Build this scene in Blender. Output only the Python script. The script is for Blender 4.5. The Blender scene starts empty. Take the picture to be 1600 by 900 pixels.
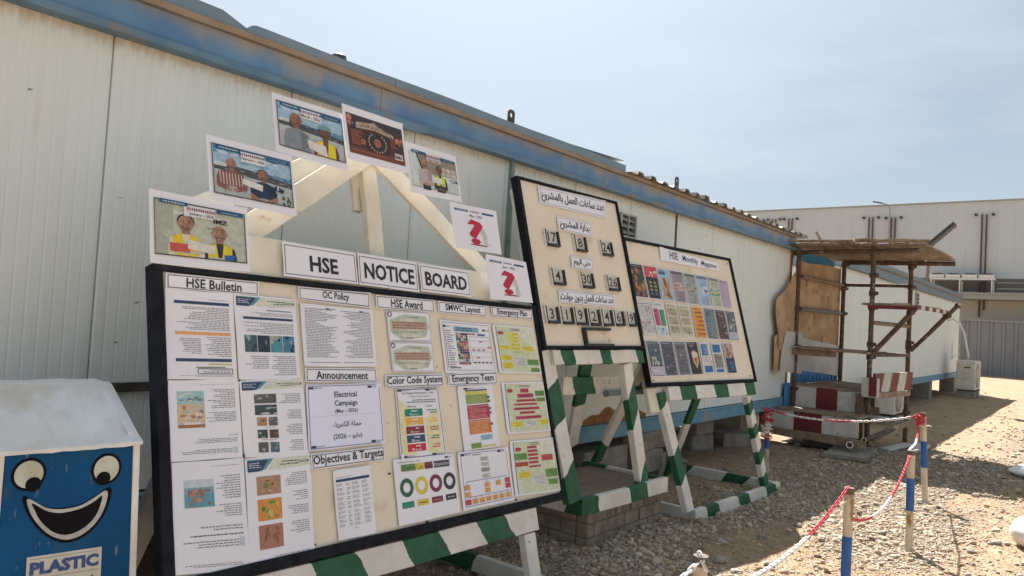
import bpy, math, random, unicodedata
import numpy as np
from mathutils import Vector, Matrix, noise as mnoise
random.seed(7); rng = np.random.default_rng(7)
R = math.radians
sc = bpy.context.scene
col = sc.collection

# ------------------------------------------------------------------ camera
YAW, PITCH, ROLL = 0.68059433, 0.03751627, 0.05791382
EYE = Vector((0, 0, 1.56))
fw = Vector((math.cos(YAW)*math.cos(PITCH), math.sin(YAW)*math.cos(PITCH), math.sin(PITCH)))
r0 = Vector((math.sin(YAW), -math.cos(YAW), 0)); u0 = r0.cross(fw)
rt = math.cos(ROLL)*r0 + math.sin(ROLL)*u0
up = -math.sin(ROLL)*r0 + math.cos(ROLL)*u0
cd = bpy.data.cameras.new('camera'); cam = bpy.data.objects.new('camera', cd); col.objects.link(cam)
M = Matrix((rt, up, -fw)).transposed().to_4x4(); M.translation = EYE
cam.matrix_world = M
cd.sensor_width = 36; cd.lens = 1150/1600*36; cd.clip_start = .05; cd.clip_end = 2000
sc.camera = cam

# ------------------------------------------------------------------ sky and sun
SUN_AZ, SUN_EL = 43, 52           # azimuth counted from +X towards +Y
w = bpy.data.worlds.new('World'); sc.world = w; w.use_nodes = True
nt = w.node_tree; bg = nt.nodes['Background']
sky = nt.nodes.new('ShaderNodeTexSky'); sky.sky_type = 'NISHITA'; sky.sun_disc = False
sky.sun_elevation = R(SUN_EL); sky.sun_rotation = R(90-SUN_AZ)
sky.air_density = 1.0; sky.dust_density = 1.4; sky.ozone_density = 1.6; sky.altitude = 50
tc = nt.nodes.new('ShaderNodeTexCoord'); mp = nt.nodes.new('ShaderNodeMapping'); mp.inputs['Scale'].default_value = (1.2, 1.2, 5)
cn = nt.nodes.new('ShaderNodeTexNoise'); cn.inputs['Scale'].default_value = 2.2; cn.inputs['Detail'].default_value = 7; cn.inputs['Roughness'].default_value = .55
cr = nt.nodes.new('ShaderNodeValToRGB'); cr.color_ramp.elements[0].position = .46; cr.color_ramp.elements[1].position = .78
cr.color_ramp.elements[1].color = (.32, .32, .32, 1)
mx = nt.nodes.new('ShaderNodeMixRGB'); mx.inputs[2].default_value = (5.4, 5.55, 5.6, 1)
nt.links.new(tc.outputs['Generated'], mp.inputs[0]); nt.links.new(mp.outputs[0], cn.inputs[0]); nt.links.new(cn.outputs[0], cr.inputs[0])
nt.links.new(cr.outputs[0], mx.inputs[0])
# dusty haze laid over the whole sky, a little brighter round the sun
hz = nt.nodes.new('ShaderNodeMixRGB'); hz.inputs[0].default_value = .72
dt = nt.nodes.new('ShaderNodeVectorMath'); dt.operation = 'DOT_PRODUCT'; dt.inputs[1].default_value = (math.cos(R(SUN_AZ))*math.cos(R(SUN_EL)), math.sin(R(SUN_AZ))*math.cos(R(SUN_EL)), math.sin(R(SUN_EL)))
hr = nt.nodes.new('ShaderNodeMapRange'); hr.interpolation_type = 'SMOOTHSTEP'
for i_, v_ in ((1, .66), (2, .93), (3, .68), (4, 1.18)): hr.inputs[i_].default_value = v_
hm = nt.nodes.new('ShaderNodeVectorMath'); hm.operation = 'SCALE'; hm.inputs[0].default_value = (3.45, 3.82, 4.02)
nt.links.new(tc.outputs['Generated'], dt.inputs[0]); nt.links.new(dt.outputs['Value'], hr.inputs[0]); nt.links.new(hr.outputs[0], hm.inputs['Scale']); nt.links.new(hm.outputs[0], hz.inputs[2])
nt.links.new(sky.outputs[0], hz.inputs[1]); nt.links.new(hz.outputs[0], mx.inputs[1]); nt.links.new(mx.outputs[0], bg.inputs[0])
bg.inputs[1].default_value = .060
sd = bpy.data.lights.new('sun', 'SUN'); sun = bpy.data.objects.new('sun', sd); col.objects.link(sun)
sd.energy = 4.1; sd.angle = R(.53); sd.color = (1, .975, .94)
sdir = Vector((math.cos(R(SUN_AZ))*math.cos(R(SUN_EL)), math.sin(R(SUN_AZ))*math.cos(R(SUN_EL)), math.sin(R(SUN_EL))))
sun.rotation_euler = sdir.to_track_quat('Z', 'Y').to_euler(); sun.location = (5, 5, 30)
sc.view_settings.view_transform = 'Standard'; sc.view_settings.look = 'None'
sc.view_settings.gamma = 1; sc.view_settings.exposure = 1.6

# ------------------------------------------------------------------ materials
MATS = {}
def L(nt, a, b): nt.links.new(a, b)
def mat(name, c1, c2=None, scale=8, rough=.7, bump=0, stretch=(1, 1, 1), detail=6, lo=.35, hi=.65, metal=0, c3=None, s3=2, t3=(.55, .7), st3=(1, 1, 1), bscale=None, spec=.4):
    """base colour mixed from noise in world position; c3 = a third, patchy colour"""
    m = bpy.data.materials.new(name); m.use_nodes = True; n = m.node_tree; b = n.nodes['Principled BSDF']
    b.inputs['Roughness'].default_value = rough; b.inputs['Metallic'].default_value = metal
    b.inputs['Specular IOR Level'].default_value = spec
    g = n.nodes.new('ShaderNodeNewGeometry')
    def noi(sc_, st, det=detail):
        mp = n.nodes.new('ShaderNodeMapping'); mp.inputs['Scale'].default_value = st
        t = n.nodes.new('ShaderNodeTexNoise'); t.inputs['Scale'].default_value = sc_; t.inputs['Detail'].default_value = det
        L(n, g.outputs['Position'], mp.inputs[0]); L(n, mp.outputs[0], t.inputs[0]); return t
    def ramp(o, a, z):
        r = n.nodes.new('ShaderNodeMapRange'); r.interpolation_type = 'SMOOTHSTEP'; r.inputs[1].default_value = a; r.inputs[2].default_value = z
        L(n, o, r.inputs[0]); return r
    out = None
    if c2 is not None:
        t = noi(scale, stretch); r = ramp(t.outputs[0], lo, hi)
        x = n.nodes.new('ShaderNodeMixRGB'); x.inputs[1].default_value = (*c1, 1); x.inputs[2].default_value = (*c2, 1)
        L(n, r.outputs[0], x.inputs[0]); out = x.outputs[0]
    else:
        x = n.nodes.new('ShaderNodeRGB'); x.outputs[0].default_value = (*c1, 1); out = x.outputs[0]
    if c3 is not None:
        t = noi(s3, st3); r = ramp(t.outputs[0], *t3)
        x = n.nodes.new('ShaderNodeMixRGB'); x.inputs[2].default_value = (*c3, 1)
        L(n, r.outputs[0], x.inputs[0]); L(n, out, x.inputs[1]); out = x.outputs[0]
    L(n, out, b.inputs['Base Color'])
    if bump:
        t = noi(bscale or scale*2, stretch); bp = n.nodes.new('ShaderNodeBump'); bp.inputs['Strength'].default_value = bump; bp.inputs['Distance'].default_value = .01
        L(n, t.outputs[0], bp.inputs['Height']); L(n, bp.outputs[0], b.inputs['Normal'])
    m['out'] = 1
    MATS[name] = m
    return m
def tail(m):  # (tree, principled, socket feeding base colour)
    n = m.node_tree; b = n.nodes['Principled BSDF']; return n, b, b.inputs['Base Color'].links[0].from_socket

def height_band(m, colr, z0, z1, ns, st, amp, axis='Z'):
    """colour laid over a material between heights z0 (none) and z1 (full), edge broken by noise"""
    n, b, src = tail(m)
    g = n.nodes.new('ShaderNodeNewGeometry'); sp = n.nodes.new('ShaderNodeSeparateXYZ'); L(n, g.outputs['Position'], sp.inputs[0])
    mp = n.nodes.new('ShaderNodeMapping'); mp.inputs['Scale'].default_value = st
    t = n.nodes.new('ShaderNodeTexNoise'); t.inputs['Scale'].default_value = ns; t.inputs['Detail'].default_value = 6; t.inputs['Roughness'].default_value = .6
    L(n, g.outputs['Position'], mp.inputs[0]); L(n, mp.outputs[0], t.inputs[0])
    ma = n.nodes.new('ShaderNodeMath'); ma.operation = 'MULTIPLY_ADD'; ma.inputs[1].default_value = amp
    sb = n.nodes.new('ShaderNodeMath'); sb.operation = 'SUBTRACT'; sb.inputs[1].default_value = .5
    L(n, t.outputs[0], sb.inputs[0]); L(n, sb.outputs[0], ma.inputs[0]); L(n, sp.outputs[axis], ma.inputs[2])
    r = n.nodes.new('ShaderNodeMapRange'); r.inputs[1].default_value = z0; r.inputs[2].default_value = z1; L(n, ma.outputs[0], r.inputs[0])
    x = n.nodes.new('ShaderNodeMixRGB'); x.inputs[2].default_value = (*colr, 1); L(n, r.outputs[0], x.inputs[0]); L(n, src, x.inputs[1])
    L(n, x.outputs[0], b.inputs['Base Color']); return m

mat('wall', (.73, .785, .765), (.705, .76, .74), 3, .5, .05, (1, 1, .25), c3=(.66, .67, .62), s3=9, t3=(.62, .8), st3=(1.5, 1.5, .15), bscale=40)
height_band(MATS['wall'], (.36, .24, .12), 2.70, 2.80, 14, (3, 1, .5), .16)
height_band(MATS['wall'], (.52, .45, .33), 2.67, 2.80, 26, (2.5, 1, .12), .20)
def spots(m, c, scale, st, a, z):
    n, b, src = tail(m); g = n.nodes.new('ShaderNodeNewGeometry'); mp = n.nodes.new('ShaderNodeMapping'); mp.inputs['Scale'].default_value = st
    t = n.nodes.new('ShaderNodeTexNoise'); t.inputs['Scale'].default_value = scale; t.inputs['Detail'].default_value = 3; L(n, g.outputs['Position'], mp.inputs[0]); L(n, mp.outputs[0], t.inputs[0])
    r = n.nodes.new('ShaderNodeMapRange'); r.inputs[1].default_value = a; r.inputs[2].default_value = z; L(n, t.outputs[0], r.inputs[0])
    x = n.nodes.new('ShaderNodeMixRGB'); x.inputs[2].default_value = (*c, 1); L(n, r.outputs[0], x.inputs[0]); L(n, src, x.inputs[1]); L(n, x.outputs[0], b.inputs['Base Color'])
spots(MATS['wall'], (.30, .28, .24), 9, (1, 1, 2.2), .745, .765)
spots(MATS['wall'], (.67, .695, .66), 9, (2, 1, .05), .58, .9)
mat('wall_rust', (.34, .17, .07), (.22, .11, .05), 14, .85, .3)
mat('joint', (.16, .15, .13), rough=.8)
mat('blue', (.10, .22, .40), (.14, .28, .44), 4, .5, .06, (1, 1, .4), c3=(.30, .30, .30), s3=3, t3=(.55, .75), st3=(1.5, 1, .5))
height_band(MATS['blue'], (.36, .31, .26), 2.845, 2.955, 3.2, (1.1, 1, .5), .26)
mat('blue_lip', (.10, .20, .30), (.14, .24, .34), 6, .5, .1, (1, 1, 1), c3=(.24, .19, .15), s3=5, t3=(.58, .70), st3=(1, 1, 1))
mat('rust_ledge', (.33, .26, .19), (.26, .20, .14), 9, .8, .2, (.6, 1, 1), c3=(.20, .25, .30), s3=3, t3=(.55, .65), st3=(.6, 1, 1))
mat('flash', (.17, .25, .32), (.22, .29, .35), 6, .45, .1, (.5, 1, 1), metal=.2)
mat('blue_rail', (.12, .30, .42), (.17, .34, .44), 5, .6, .1, (1, 1, 1), c3=(.33, .28, .22), s3=4, t3=(.58, .72))
mat('zinc', (.42, .42, .40), (.33, .32, .30), 9, .5, .1, (1, 1, 1), metal=.3)
mat('dark_metal', (.05, .045, .04), (.09, .07, .055), 20, .6, .1)
mat('brown_strip', (.11, .085, .065), (.15, .12, .09), 15, .7)
mat('pipe_grey', (.17, .24, .25), (.24, .30, .30), 12, .5, .1)
mat('under_dark', (.05, .048, .045), rough=.9)
mat('white_wood', (.70, .68, .62), (.60, .57, .50), 6, .75, .35, (1, 1, 1), c3=(.42, .36, .27), s3=18, t3=(.66, .76), bscale=60)
mat('cream_wood', (.76, .72, .60), (.70, .65, .52), 5, .8, .4, (1, 1, 1), c3=(.45, .35, .22), s3=12, t3=(.66, .78), bscale=50)
mat('bare_wood', (.36, .27, .18), (.26, .19, .12), 7, .85, .5, (.5, 3, 3), bscale=25, c3=(.16, .12, .08), s3=6, t3=(.58, .7))
mat('frame_black', (.010, .012, .017), (.018, .021, .027), 15, .6, .2, spec=.1)
mat('panel_cream', (.81, .735, .60), (.77, .69, .555), 2.5, .7, .25, c3=(.60, .49, .33), s3=5, t3=(.6, .8), bscale=30)
mat('paper', (.84, .85, .92), (.80, .81, .89), 3, .5, .5, bscale=7)
mat('paper_lilac', (.80, .83, 1.0), (.76, .79, .98), 3, .5, .4, bscale=7)
mat('black_plastic', (.02, .02, .02), (.035, .035, .03), 20, .45)
mat('tile_grey', (.62, .60, .53), (.52, .50, .44), 30, .6)
mat('bin_blue', (.004, .075, .21), (.006, .10, .27), 3, .6, .2, spec=.15, c3=(.03, .10, .18), s3=9, t3=(.6, .75), bscale=30)
mat('bin_white', (.86, .87, .88), (.78, .77, .73), 4, .65, .5, (1, 1, 1), c3=(.66, .60, .51), s3=5, t3=(.50, .72), bscale=14)
mat('eye_white', (.62, .63, .56), (.48, .50, .42), 14, .6)
mat('paint_black', (.008, .008, .011), rough=.7, spec=.1)
mat('paint_grey', (.55, .56, .55), (.42, .43, .42), 20, .6)
mat('sign_white', (.72, .70, .64), (.62, .60, .52), 10, .6)
mat('letter_blue', (.03, .08, .25), (.05, .1, .3), 20, .6)
mat('brick', (.36, .29, .215), (.27, .215, .155), 10, .92, .6, c3=(.20, .17, .13), s3=5, t3=(.5, .7), bscale=60)
mat('mortar', (.20, .165, .13), (.27, .23, .18), 14, .95, .6)
mat('block', (.33, .30, .26), (.25, .225, .19), 9, .95, .6, bscale=70)
mat('ply_base', (.20, .15, .10), (.26, .2, .14), 6, .8, .2, (1, 4, 1))
mat('scaf', (.085, .055, .04), (.14, .09, .06), 18, .75, .3, c3=(.24, .20, .16), s3=9, t3=(.58, .7))
mat('scaf_blue', (.12, .15, .18), (.2, .19, .18), 18, .6, .2)
mat('ply', (.52, .36, .215), (.40, .265, .15), 3, .7, .15, (1, 3, 1.2), lo=.4, hi=.6, c3=(.30, .17, .08), s3=3.5, t3=(.6, .72), st3=(1, 1, .7))
mat('old_plank', (.30, .225, .155), (.21, .15, .10), 5, .85, .4, (.4, 3, 3), bscale=30, c3=(.40, .34, .27), s3=4, t3=(.55, .7))
mat('sheet_white', (.58, .59, .57), (.50, .50, .47), 5, .6, .1)
mat('sheet_blue', (.03, .20, .45), (.04, .24, .5), 6, .45, .1)
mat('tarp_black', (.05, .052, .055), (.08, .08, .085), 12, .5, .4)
mat('red_paint', (.16, .022, .022), (.12, .018, .018), 7, .5, .15, c3=(.2, .1, .07), s3=14, t3=(.66, .75))
mat('white_paint', (.60, .59, .56), (.50, .48, .44), 6, .65, .2, c3=(.35, .28, .2), s3=16, t3=(.64, .74))
mat('chain_red', (.50, .03, .05), rough=.4); mat('chain_white', (.78, .77, .74), rough=.4)
mat('post_white', (.62, .55, .44), (.50, .42, .31), 9, .7, .3, (1, 1, .6), c3=(.30, .17, .08), s3=16, t3=(.6, .7), st3=(1, 1, .4))
mat('post_blue', (.02, .09, .30), (.03, .12, .36), 12, .5, .2)
mat('ac_white', (.62, .61, .55), (.52, .50, .44), 8, .5)
mat('ac_grille', (.16, .15, .13), rough=.7)
mat('wh_wall', (.54, .59, .61), (.515, .565, .585), .4, .6, 0, (1, 1, .2), c3=(.49, .52, .525), s3=.9, t3=(.55, .8), st3=(1, 1, .1))
mat('wh_wall2', (.60, .57, .50), (.55, .52, .46), .5, .6)
mat('wh_trim', (.33, .34, .32), rough=.6)
mat('conduit', (.14, .07, .065), (.11, .06, .055), 2, .6)
mat('fence_grey', (.27, .28, .29), (.23, .24, .25), 1.5, .5, 0, (1, 1, .3), metal=.2)
mat('bag', (.80, .80, .78), (.70, .70, .67), 9, .5, .6, bscale=12)
mat('plastic_white', (.75, .75, .72), (.65, .65, .6), 10, .5)
mat('zinc_roof', (.36, .34, .31), (.27, .24, .21), 5, .5, .1, (1, 1, 1), metal=.3)

spots(MATS['bin_blue'], (.16, .20, .24), 16, (3, 3, .7), .66, .72)
spots(MATS['bin_white'], (.70, .70, .69), 9, (2, .6, 1), .5, .75)
spots(MATS['panel_cream'], (.55, .44, .30), 18, (1, 1, 1), .70, .74)
spots(MATS['ply'], (.25, .14, .07), 6, (1, 2.5, .8), .60, .68)
def mk_ink():
    m = bpy.data.materials.new('ink'); m.use_nodes = True; n = m.node_tree; b = n.nodes['Principled BSDF']
    a = n.nodes.new('ShaderNodeAttribute'); a.attribute_name = 'Col'; b.inputs['Roughness'].default_value = .5
    g = n.nodes.new('ShaderNodeNewGeometry'); t = n.nodes.new('ShaderNodeTexNoise'); t.inputs['Scale'].default_value = 45; t.inputs['Detail'].default_value = 5; t.inputs['Roughness'].default_value = .7; L(n, g.outputs['Position'], t.inputs[0])
    r = n.nodes.new('ShaderNodeMapRange'); r.inputs[1].default_value = .3; r.inputs[2].default_value = .7; r.inputs[3].default_value = .84; r.inputs[4].default_value = 1.16; L(n, t.outputs[0], r.inputs[0])
    x = n.nodes.new('ShaderNodeVectorMath'); x.operation = 'SCALE'; L(n, a.outputs['Color'], x.inputs[0]); L(n, r.outputs[0], x.inputs['Scale']); L(n, x.outputs[0], b.inputs['Base Color'])
    MATS['ink'] = m
mk_ink()
def mk_attr(name, rough, bump):
    m = bpy.data.materials.new(name); m.use_nodes = True; n = m.node_tree; b = n.nodes['Principled BSDF']
    a = n.nodes.new('ShaderNodeAttribute'); a.attribute_name = 'Col'; b.inputs['Roughness'].default_value = rough
    g = n.nodes.new('ShaderNodeNewGeometry'); t = n.nodes.new('ShaderNodeTexNoise'); t.inputs['Scale'].default_value = 60; t.inputs['Detail'].default_value = 4
    L(n, g.outputs['Position'], t.inputs[0])
    r = n.nodes.new('ShaderNodeMapRange'); r.inputs[3].default_value = .72; r.inputs[4].default_value = 1.2; L(n, t.outputs[0], r.inputs[0])
    x = n.nodes.new('ShaderNodeVectorMath'); x.operation = 'SCALE'; L(n, a.outputs['Color'], x.inputs[0]); L(n, r.outputs[0], x.inputs['Scale'])
    L(n, x.outputs[0], b.inputs['Base Color']); MATS[name] = m
mk_attr('stone', .95, .3)

def mk_stripe():
    """green and white painted stripes; object.color carries period, phase, slant, duty"""
    m = bpy.data.materials.new('stripe'); m.use_nodes = True; n = m.node_tree; b = n.nodes['Principled BSDF']
    uv = n.nodes.new('ShaderNodeUVMap'); uv.uv_map = 'UV'; sp = n.nodes.new('ShaderNodeSeparateXYZ'); L(n, uv.outputs[0], sp.inputs[0])
    oi = n.nodes.new('ShaderNodeObjectInfo'); sc_ = n.nodes.new('ShaderNodeSeparateColor'); L(n, oi.outputs['Color'], sc_.inputs[0])
    g = n.nodes.new('ShaderNodeNewGeometry')
    def noi(s, d=5):
        t = n.nodes.new('ShaderNodeTexNoise'); t.inputs['Scale'].default_value = s; t.inputs['Detail'].default_value = d; L(n, g.outputs['Position'], t.inputs[0]); return t.outputs[0]
    def math_(op, a, b2=None, c=None):
        x = n.nodes.new('ShaderNodeMath'); x.operation = op
        for i, v in enumerate((a, b2, c)):
            if v is None: continue
            if isinstance(v, (int, float)): x.inputs[i].default_value = v
            else: L(n, v, x.inputs[i])
        return x.outputs[0]
    s = math_('MULTIPLY_ADD', sp.outputs['Y'], sc_.outputs['Blue'], sp.outputs['X'])
    s = math_('ADD', s, sc_.outputs['Green'])
    s = math_('MULTIPLY_ADD', noi(30), .012, s)
    s = math_('MULTIPLY_ADD', noi(6, 2), .06, s)
    s = math_('MULTIPLY_ADD', noi(90, 2), .012, s)
    s = math_('DIVIDE', s, sc_.outputs['Red']); s = math_('FRACT', s)
    gr = math_('LESS_THAN', s, oi.outputs['Alpha'])
    def mixc(f, a, c):
        x = n.nodes.new('ShaderNodeMixRGB')
        for i, v in ((0, f), (1, a), (2, c)):
            if isinstance(v, tuple): x.inputs[i].default_value = (*v, 1)
            elif isinstance(v, (int, float)): x.inputs[i].default_value = v
            else: L(n, v, x.inputs[i])
        return x.outputs[0]
    def rmp(o, a, z):
        r = n.nodes.new('ShaderNodeMapRange'); r.inputs[1].default_value = a; r.inputs[2].default_value = z; L(n, o, r.inputs[0]); return r.outputs[0]
    wh = mixc(rmp(noi(7), .35, .65), (.76, .74, .69), (.64, .61, .55)); wh = mixc(rmp(noi(22), .64, .74), wh, (.40, .34, .26))
    gn = mixc(rmp(noi(12), .35, .65), (.010, .080, .032), (.018, .12, .055))
    c = mixc(gr, wh, gn); L(n, c, b.inputs['Base Color']); b.inputs['Roughness'].default_value = .6
    bp = n.nodes.new('ShaderNodeBump'); bp.inputs['Strength'].default_value = .4; bp.inputs['Distance'].default_value = .004; L(n, noi(45), bp.inputs['Height']); L(n, bp.outputs[0], b.inputs['Normal'])
    MATS['stripe'] = m
mk_stripe()

# ------------------------------------------------------------------ object helpers
LOC = {}
def props(o, label=None, cat=None, group=None, kind=None):
    if label: o['label'] = label
    if cat: o['category'] = cat
    if group: o['group'] = group
    if kind: o['kind'] = kind
    return o
def thing(name, loc, label, cat, group=None):
    o = bpy.data.objects.new(name, None); col.objects.link(o); o.empty_display_size = .1
    o.location = loc; LOC[o.name] = Vector(loc); return props(o, label, cat, group)
class MB:
    def __init__(s): s.v = []; s.f = []; s.m = []; s.c = []; s.uv = {}
    def add(s, vs, fs, m=0, c=None):
        k = len(s.v); s.v += [tuple(v) for v in vs]
        for f in fs: s.f.append(tuple(i+k for i in f)); s.m.append(m); s.c.append(c)
        return k
    def frame(s, o, ex, ey, ez, a, b, m=0, c=None):
        """box spanned in a frame: origin o, axes, lower corner a, upper corner b"""
        o = Vector(o); vs = []
        for z in (a[2], b[2]):
            for x, y in ((a[0], a[1]), (b[0], a[1]), (b[0], b[1]), (a[0], b[1])): vs.append(o+ex*x+ey*y+ez*z)
        s.add(vs, [(3, 2, 1, 0), (4, 5, 6, 7), (0, 1, 5, 4), (1, 2, 6, 5), (2, 3, 7, 6), (3, 0, 4, 7)], m, c)
    def box(s, a, b, m=0, c=None): s.frame((0, 0, 0), Vector((1, 0, 0)), Vector((0, 1, 0)), Vector((0, 0, 1)), a, b, m, c)
    def tube(s, pts, r, seg=8, m=0, cap=True, rr=None):
        pts = [Vector(p) for p in pts]; rings = []
        t = (pts[1]-pts[0]).normalized(); a = Vector((0, 0, 1)) if abs(t.z) < .9 else Vector((1, 0, 0))
        nrm = (a-t*a.dot(t)).normalized()
        for i, p in enumerate(pts):
            t = (pts[min(i+1, len(pts)-1)]-pts[max(i-1, 0)]).normalized(); nrm = (nrm-t*nrm.dot(t)).normalized(); bn = t.cross(nrm)
            q = rr[i] if rr else r
            rings.append([p+nrm*q*math.cos(2*math.pi*k/seg)+bn*q*math.sin(2*math.pi*k/seg) for k in range(seg)])
        k0 = len(s.v); s.v += [tuple(v) for r_ in rings for v in r_]
        for i in range(len(pts)-1):
            for k in range(seg): s.f.append((k0+i*seg+k, k0+i*seg+(k+1) % seg, k0+(i+1)*seg+(k+1) % seg, k0+(i+1)*seg+k)); s.m.append(m); s.c.append(None)
        if cap:
            s.f.append(tuple(k0+k for k in range(seg-1, -1, -1))); s.m.append(m); s.c.append(None)
            s.f.append(tuple(k0+(len(pts)-1)*seg+k for k in range(seg))); s.m.append(m); s.c.append(None)
    def build(s, name, mats, parent=None, origin=None, smooth=False, bevel=0, jit=0):
        org = Vector(origin) if origin is not None else (LOC[parent.name] if parent else Vector((0, 0, 0)))
        me = bpy.data.meshes.new(name)
        vs = [(v[0]-org.x, v[1]-org.y, v[2]-org.z) for v in s.v]
        me.from_pydata(vs, [], s.f)
        if isinstance(mats, str): mats = [mats]
        for m in mats: me.materials.append(MATS[m])
        me.polygons.foreach_set('material_index', s.m)
        if any(c is not None for c in s.c):
            ca = me.color_attributes.new('Col', 'FLOAT_COLOR', 'CORNER'); arr = []
            for f, c in zip(s.f, s.c): arr += list((*(c or (1, 1, 1)), 1))*len(f)
            ca.data.foreach_set('color', arr)
        if s.uv:
            ul = me.uv_layers.new(name='UV'); 
            for p in me.polygons:
                for li, vi in zip(p.loop_indices, p.vertices): ul.data[li].uv = s.uv.get(vi, (0, 0))
        if smooth: me.polygons.foreach_set('use_smooth', [True]*len(me.polygons))
        me.update()
        o = bpy.data.objects.new(name, me); col.objects.link(o)
        if parent: o.parent = parent; LOC[o.name] = org
        else: o.location = org; LOC[o.name] = org
        if bevel:
            bv = o.modifiers.new('bevel', 'BEVEL'); bv.width = bevel; bv.segments = 1
        return o
def link_copy(src, parent=None, loc=None, rot=None, scale=None):
    c = src.copy(); col.objects.link(c)
    if parent: c.parent = parent; LOC[c.name] = LOC[parent.name]
    if loc is not None: c.location = loc
    if rot is not None: c.rotation_euler = rot
    if scale is not None: c.scale = scale
    return c
def bar(name, p0, p1, wdt, thk, wdir, parent, m='stripe', stripe=None, warp=.0015, n=6):
    """sawn timber from p0 to p1, its wide face across wdir; chamfered, slightly uneven, UV in metres"""
    p0, p1 = Vector(p0), Vector(p1); t = (p1-p0); ln = t.length; t.normalize()
    wd = Vector(wdir); wd = (wd-t*wd.dot(t)).normalized(); th = t.cross(wd).normalized()
    c = .0035; hw, ht = wdt/2, thk/2
    sec = [(-hw+c, -ht), (hw-c, -ht), (hw, -ht+c), (hw, ht-c), (hw-c, ht), (-hw+c, ht), (-hw, ht-c), (-hw, -ht+c)]
    mb = MB(); rings = []
    for i in range(n+1):
        u = ln*i/n; j = [random.gauss(0, warp) for _ in range(2)]
        if i in (0, n): u += random.uniform(-.002, .002)
        for a, b in sec:
            k = len(mb.v); q = p0+t*u+wd*(a+j[0])+th*(b+j[1]); mb.v.append(tuple(q)); mb.uv[k] = (u, a)
    for i in range(n):
        for k in range(8): mb.f.append((i*8+k, i*8+(k+1) % 8, (i+1)*8+(k+1) % 8, (i+1)*8+k)); mb.m.append(0); mb.c.append(None)
    mb.f += [tuple(range(7, -1, -1)), tuple(n*8+k for k in range(8))]; mb.m += [0, 0]; mb.c += [None, None]
    o = mb.build(name, m, parent)
    if stripe: o.color = stripe
    return o
X_, Y_, Z_ = Vector((1, 0, 0)), Vector((0, 1, 0)), Vector((0, 0, 1))

# ------------------------------------------------------------------ lettering
ISO = {}
for cp in range(0xFE70, 0xFEFD):
    d = unicodedata.decomposition(chr(cp)).split()
    if len(d) == 2: ISO[(chr(int(d[1], 16)), d[0].strip('<>'))] = chr(cp)
def arabic(s):
    out = []; ch = list(s)
    def dual(c): return (c, 'initial') in ISO
    for i, c in enumerate(ch):
        if (c, 'isolated') not in ISO: out.append(c); continue
        prev = i > 0 and dual(ch[i-1]); nxt = i+1 < len(ch) and (ch[i+1], 'isolated') in ISO and (ch[i+1], 'final') in ISO
        if dual(c): f = 'medial' if prev and nxt else 'initial' if nxt else 'final' if prev else 'isolated'
        else: f = 'final' if prev else 'isolated'
        out.append(c if f == 'isolated' else ISO[(c, f)])
    return ''.join(reversed(out))
TXT = {}
def text_geo(s, bold=0):
    if (s, bold) in TXT: return TXT[(s, bold)]
    c = bpy.data.curves.new('t', 'FONT'); c.body = s; c.resolution_u = 2; c.offset = bold
    o = bpy.data.objects.new('t', c); col.objects.link(o)
    dg = bpy.context.evaluated_depsgraph_get(); me = bpy.data.meshes.new_from_object(o.evaluated_get(dg))
    vs = np.array([v.co[:2] for v in me.vertices]); fs = [tuple(p.vertices) for p in me.polygons]
    bpy.data.objects.remove(o); bpy.data.curves.remove(c); bpy.data.meshes.remove(me)
    if s[0] == '\u0639':   # this glyph is two overlapping outlines that the filler cancels: fill each by itself
        if len(s) == 1: fs = [tuple(range(46)), tuple(range(46, 82))]
        else:
            v1, f1 = text_geo(s[0], bold); v2, f2 = text_geo(s[1:], bold); dx = vs[:, 0].max()-v2[:, 0].max()
            vs = np.concatenate([v1, v2+np.array([dx, 0])]); fs = list(f1)+[tuple(i+len(v1) for i in f) for f in f2]
    out = []
    for f in fs:
        a = 0
        for i in range(len(f)): p, q = vs[f[i]], vs[f[(i+1) % len(f)]]; a += p[0]*q[1]-q[0]*p[1]
        out.append(f if a > 0 else tuple(reversed(f)))
    TXT[(s, bold)] = (vs, out); return TXT[(s, bold)]

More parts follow.
